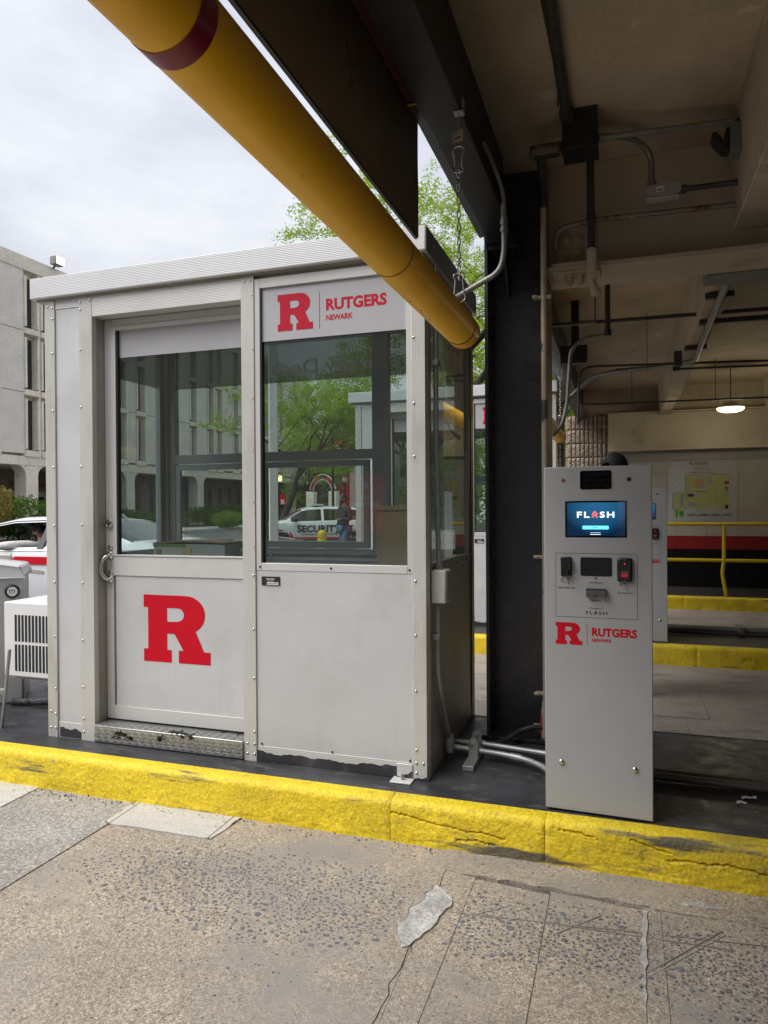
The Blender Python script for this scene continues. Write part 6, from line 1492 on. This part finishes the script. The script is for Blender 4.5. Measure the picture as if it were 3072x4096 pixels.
def make_signs_behind():
    # two signs on the island behind the camera; they show only as reflections in the booth and machine glass
    t = thing('red_notice', 'red no trespassing sign on a steel post across the near lane', 'sign', (-2.23, -.4, 0))
    MB().cyl((-2.23, -.43, -.02), (-2.23, -.43, 1.62), .025, 10).build('post', STEEL_D, t)
    MB().box(-2.416, -2.05, -.405, -.40, 1.068, 1.586).build('panel', RED, t, bev=.002)
    q = MB(); f = lambda u, v: (u, -.3985, v)
    write(q, 'NO', -2.19, -2.27, 1.36, 1.40, f, .03); write(q, 'TRESPASSING', -2.08, -2.385, 1.30, 1.34, f, .03); q.build('lettering', WHITEINK, t, smooth=0)
    bigR(MB(), -2.20, -2.26, 1.46, 1.53, lambda u, v, d: (u, -.3985, v)).build('letter', WHITEINK, t, smooth=0)
    t = thing('parking_notice', 'black parking disclaimer board with white lettering across the near lane', 'sign', (-.5, -.5, 0))
    for x in (-.30, -.66): MB().cyl((x, -.54, -.02), (x, -.54, 1.6), .02, 10).build('post', STEEL_D, t)
    MB().box(-.70, -.26, -.51, -.505, .98, 1.64).build('panel', BLACKINK, t, bev=.002)
    q = MB(); f = lambda u, v: (u, -.5035, v)
    for z, s in ((1.54, 'Motorists are'), (1.491, 'that use of the'), (1.442, 'Rutgers University'), (1.282, 'with respect to the'), (1.238, 'vehicle or its contents'), (1.194, 'vehicle'), (1.15, 'operators'), (1.106, 'responsibility'), (1.06, 'associated')):
        g = glyphs(s, .01); w = min(.385, g[2]*.030); write(q, s, -.29 if z > 1.4 else -.665+w, -.29-w if z > 1.4 else -.665, z-.006, z+.024, f, .01)
    q.build('lettering', WHITEINK, t, smooth=0)
make_signs_behind()
def make_street():
    road = struct(MB().box(-33, -28.4, 8, 90, -.42, -.17).build('pavement', CONC_N, smooth=0))
    lawn = struct(MB().box(-36.9, -33, 8, 76, -.42, -.12).build('planting_bed', mat('bed_soil', (.07, .055, .03), .95, 0, .3, 2), smooth=0))
    IRON = mat('black_iron', (.012, .012, .012), .5)
    a = thing('entrance_arch', 'white and red lettered metal arch over the campus gate', 'arch', (-20.3, 46.5, -.3))
    cx, cy, R = -20.3, 46.5, 1.28; zc = 2.35; yaw = radians(-20)
    pt = lambda r, t, d=0: (cx+r*cos(t)*cos(yaw)-d*sin(yaw), cy+r*cos(t)*sin(yaw)+d*cos(yaw), zc+r*sin(t)*1.02)
    wm = mat('arch_white', (.6, .62, .66), .4)
    for r in (R, R-.36): MB().tube([pt(r, pi*(.06+.88*k/30)) for k in range(31)], .035, 6).build('arch_rib', wm, a)
    s = 'RUTGERS / NEWARK'
    for i, ch in enumerate(s):
        if ch == ' ': continue
        t = pi*(.92-.84*(i+.5)/len(s)); g, f, asp = glyphs(ch, .02); h = .27; w = min(.2, h*asp)
        vs = [pt(R-.31+v*h, t-(u-.5)*w/(R-.2), -.03) for u, v in g]; MB().add(vs, f).build('letter', mat('arch_red', (.55, .03, .03), .5), a, smooth=0)
    for t in (0, pi):
        p = pt(R-.18, t); MB().box(p[0]-.3, p[0]+.3, p[1]-.3, p[1]+.3, -.35, 2.45).build('pillar', PRE, a, bev=.03)
    def lamp(x, y, h, lit, lb):
        l = thing('street_lamp', lb, 'street lamp', (x, y, -.3))
        MB().cyl((x, y, -.32), (x, y, h), .06, 10, .045).build('post', IRON, l)
        MB().lathe([(.08, 0), (.16, .06), (.18, .3), (.12, .4)], (x, y, h), 'z', 12).build('lantern', mat('lantern_lit', (.8, .7, .45), .4, emit=(1, .72, .35, 1.6)) if lit else mat('lantern_glass', (.4, .36, .28), .3), l)
        MB().lathe([(.20, .40), (.10, .52), (.02, .62)], (x, y, h), 'z', 12).build('cap', IRON, l)
        return l
    lamp(-20.9, 41.0, 3.0, True, 'lit black street lamp left of the metal arch')
    lamp(-19.0, 47.5, 3.1, False, 'unlit black street lamp right of the metal arch')
    def pole(x, y, h, lb, ban):
        l = thing('banner_pole', lb, 'pole', (x, y, -.3)); MB().cyl((x, y, -.32), (x, y, h), .085, 12, .06).build('post', IRON, l)
        MB().cyl((x, y, h-.1), (x-1.1, y, h-.05), .03, 8).build('arm', IRON, l)
        z1, z0 = ban; MB().box(x+.12, x+.52, y-.01, y+.01, z0, z1).build('banner', RED, l)
        MB().cyl((x, y, z1), (x+.55, y, z1), .012, 6).build('banner_rod', IRON, l); MB().cyl((x, y, z0), (x+.55, y, z0), .012, 6).build('banner_rod', IRON, l)
        bigR(MB(), x+.18, x+.46, z0+.06, z0+.34, front(y-.011)).build('letter', WHITEINK, l, smooth=0)
    pole(-15.3, 36.5, 5.7, 'black pole with red R banner near the gate arch', (5.15, 4.45)); pole(-21.3, 41.6, 3.6, 'short black pole with small red R banner by the lit lamp', (2.2, 1.5))
    for x, y, lb in ((-5.95, 13.6, 'yellow domed bollard near the security car'),):
        t = thing('bollard', lb, 'bollard', (x, y, gz(x))); MB().lathe([(.10, -.02), (.10, .86), (.095, .90), (.07, .935), (.02, .95)], (x, y, gz(x)), 'z', 20).build('post', YRAIL, t); MB().lathe([(.104, .80), (.104, .815)], (x, y, gz(x)), 'z', 20).build('ring', YRAIL, t)
make_street()

# ------------------------------------------------------------------ trees and shrubs
BARK = mat('bark', (.055, .045, .036), .95, 0, .3, 6, bump=.6, bs=22)
LEAF1 = leafmat('locust_leaf', (.25, .41, .03), (.46, .57, .09), .5)
LEAF2 = leafmat('maple_leaf', (.14, .28, .035), (.32, .44, .07), .45)
LEAF3 = leafmat('hedge_leaf', (.05, .12, .02), (.13, .22, .04), .3)
LEAF4 = leafmat('golden_leaf', (.22, .18, .05), (.36, .30, .10), .3)
def tree(label, base, H, fork, spread, seed, leaf, nl=22000, ls=.055, lean=(0, 0), trunk=.17, n1=6, droop=.0):
    r = random.Random(seed); t = thing('tree', label, 'tree', base); wood = MB(); tips = []
    B = Vector(base)
    def branch(p, d, L, rad, lvl):
        n = 6 if lvl < 3 else 4; pts = [p]; rr = [rad]; q = p.copy(); dd = d.normalized()
        for i in range(n):
            dd = (dd+Vector((r.gauss(0, .16), r.gauss(0, .16), r.gauss(.03 if lvl < 2 else -droop, .12)))).normalized()
            q = q+dd*L/n; pts.append(q.copy()); rr.append(rad*(1-.72*(i+1)/n))
        wood.tube(pts, rr, 8 if lvl < 2 else 5 if lvl < 3 else 3, caps=False)
        if lvl >= 4: tips.extend((pts[i], pts[i+1]) for i in range(n))
        if lvl < 4:
            k = {0: n1, 1: 6, 2: 6, 3: 5}[lvl]
            for j in range(k):
                u = lerp(.35 if lvl else .62, 1., (j+.5)/k); i = min(n-1, int(u*n)); a = pts[i]+(pts[i+1]-pts[i])*(u*n-i)
                az = 2*pi*j/k*1.62+r.uniform(-.5, .5); el = r.uniform(.1, .85) if lvl == 0 else r.uniform(-.3, .7)
                nd = Vector((cos(az)*cos(el), sin(az)*cos(el), sin(el))) if lvl == 0 else (dd*.65+Vector((cos(az), sin(az), r.uniform(-.2, .5)))*.85)
                branch(a, nd, {0: spread*.9, 1: spread*.52, 2: spread*.30, 3: spread*.15}[lvl]*r.uniform(.75, 1.2), rr[i]*.55, lvl+1)
    tr = [B, B+Vector((lean[0]*.3, lean[1]*.3, fork*.5)), B+Vector((lean[0], lean[1], fork))]
    branch(B+Vector((0, 0, -.1)), Vector((lean[0], lean[1], fork)), fork*1.15, trunk, 0)
    zmax = max(v[2] for v in wood.v); sc = (H)/(zmax-B.z)
    wood.v = [(B.x+(x-B.x)*1, B.y+(y-B.y)*1, B.z+(z-B.z)*sc) for x, y, z in wood.v]
    wood.build('trunk', BARK, t, smooth=60)
    lf = MB(); V = lf.v; Fc = lf.f; o = OFF[t.name]
    per = max(1, nl//len(tips))
    for a, b in tips:
        for _ in range(per):
            u = r.random(); p = a+(b-a)*u; p = Vector((p.x, p.y, B.z+(p.z-B.z)*sc)); off = Vector((r.gauss(0, .055), r.gauss(0, .055), r.gauss(-.015, .045)))*(spread/3.2); p = p+off
            ax = Vector((r.gauss(0, 1), r.gauss(0, 1), r.gauss(-.3, .5))).normalized(); sd = ax.cross(Vector((r.gauss(0, 1), r.gauss(0, 1), r.gauss(0, 1)))).normalized()
            L = ls*r.uniform(.7, 1.5); W = L*.42; k = len(V)
            V.extend((tuple(p), tuple(p+ax*L*.5+sd*W*.5), tuple(p+ax*L), tuple(p+ax*L*.5-sd*W*.5))); Fc.append((k, k+1, k+2, k+3))
    lf.build('crown', leaf, t, smooth=0)
    return t
tree('large honey locust with fresh lacy leaves rising behind the booths', (-5.2, 16.5, -.09), 10.9, 4.8, 4.7, 3, LEAF1, 200000, .066, (.4, 0), .22, 8, .05)
tree('locust tree with low dark limbs in front of the concrete hall', (-13.9, 27.0, -.3), 9.6, 3.6, 3.7, 8, LEAF1, 42000, .095, (0, 0), .19, 7, .0)
tree('leafy green tree seen between the second booth and the ribbed pier', (-2.1, 24.5, 0), 9, 1.6, 3.0, 12, LEAF2, 30000, .10, (0, 0), .18, 7, .05)
tree('street tree standing beyond the second booth', (-9.5, 30, -.3), 10, 3.0, 3.6, 21, LEAF1, 26000, .11, (0, 0), .2, 7, .03)
tree('broad tree beside the red arch', (-22.5, 52, -.3), 9, 3.0, 3.4, 33, LEAF2, 14000, .15, (0, 0), .2, 6, .03)
def shrub(label, c, rad, seed, leaf, n, ls, name='shrub'):
    r = random.Random(seed); t = thing(name, label, 'shrub', c); lf = MB(); st = MB()
    for k in range(7):
        a = r.random()*7; st.tube([(c[0], c[1], c[2]-.05), (c[0]+.5*rad[0]*cos(a), c[1]+.5*rad[1]*sin(a), c[2]+rad[2]*.8)], .03, 5, .012)
    st.build('stems', BARK, t)
    for _ in range(n):
        d = Vector((r.gauss(0, 1), r.gauss(0, 1), r.gauss(0, 1))).normalized(); q = r.uniform(.72, 1.0)*(1+.22*noise.noise(d*2.3+Vector((seed, 0, 0)))+.1*noise.noise(d*6))
        p = Vector((c[0]+d.x*rad[0]*q, c[1]+d.y*rad[1]*q, c[2]+rad[2]+d.z*rad[2]*q))
        if p.z < c[2]+.03: p.z = c[2]+.03
        ax = Vector((r.gauss(0, 1), r.gauss(0, 1), r.gauss(.3, 1))).normalized(); sd = ax.cross(Vector((r.gauss(0, 1), r.gauss(0, 1), r.gauss(0, 1)))).normalized(); L = ls*r.uniform(.7, 1.4); k = len(lf.v)
        lf.v.extend((tuple(p), tuple(p+ax*L*.5+sd*L*.25), tuple(p+ax*L), tuple(p+ax*L*.5-sd*L*.25))); lf.f.append((k, k+1, k+2, k+3))
    lf.build('foliage', leaf, t, smooth=0); return t
shrub('golden leaved shrub before the concrete hall entrance', (-26.9, 23.6, -.17), (1.6, 1.6, 1.5), 1, LEAF4, 6500, .14)
shrub('dark green hedge mound beside the golden shrub', (-27.3, 26.6, -.17), (1.5, 1.9, 1.0), 2, LEAF3, 5000, .13, 'hedge')
shrub('low bright green shrub along the pavement under the stone wall', (-28.6, 47.5, -.17), (1.0, 1.6, .6), 3, LEAF2, 2600, .16, 'hedge')
shrub('second bright green shrub under the stone wall, beside the column', (-28.4, 52.5, -.17), (1.1, 2.2, .75), 4, LEAF2, 3200, .16, 'hedge')
shrub('long clipped hedge under the slit windows of the stone wall', (-32.5, 56, -.17), (.9, 9, .9), 5, LEAF3, 7000, .2, 'hedge')
shrub('clipped hedge along the bed beside the hall columns', (-32.8, 40, -.17), (.8, 5, .7), 6, LEAF3, 5000, .18, 'hedge')
shrub('round green bush at the foot of the tree by the pier', (-1.9, 20.0, 0), (1.6, 1.6, 1.5), 9, LEAF2, 6500, .12, 'bush')
shrub('leafy bush growing behind the second booth', (-4.6, 21.0, 0), (2.4, 1.4, 1.3), 10, LEAF2, 6500, .12, 'bush')
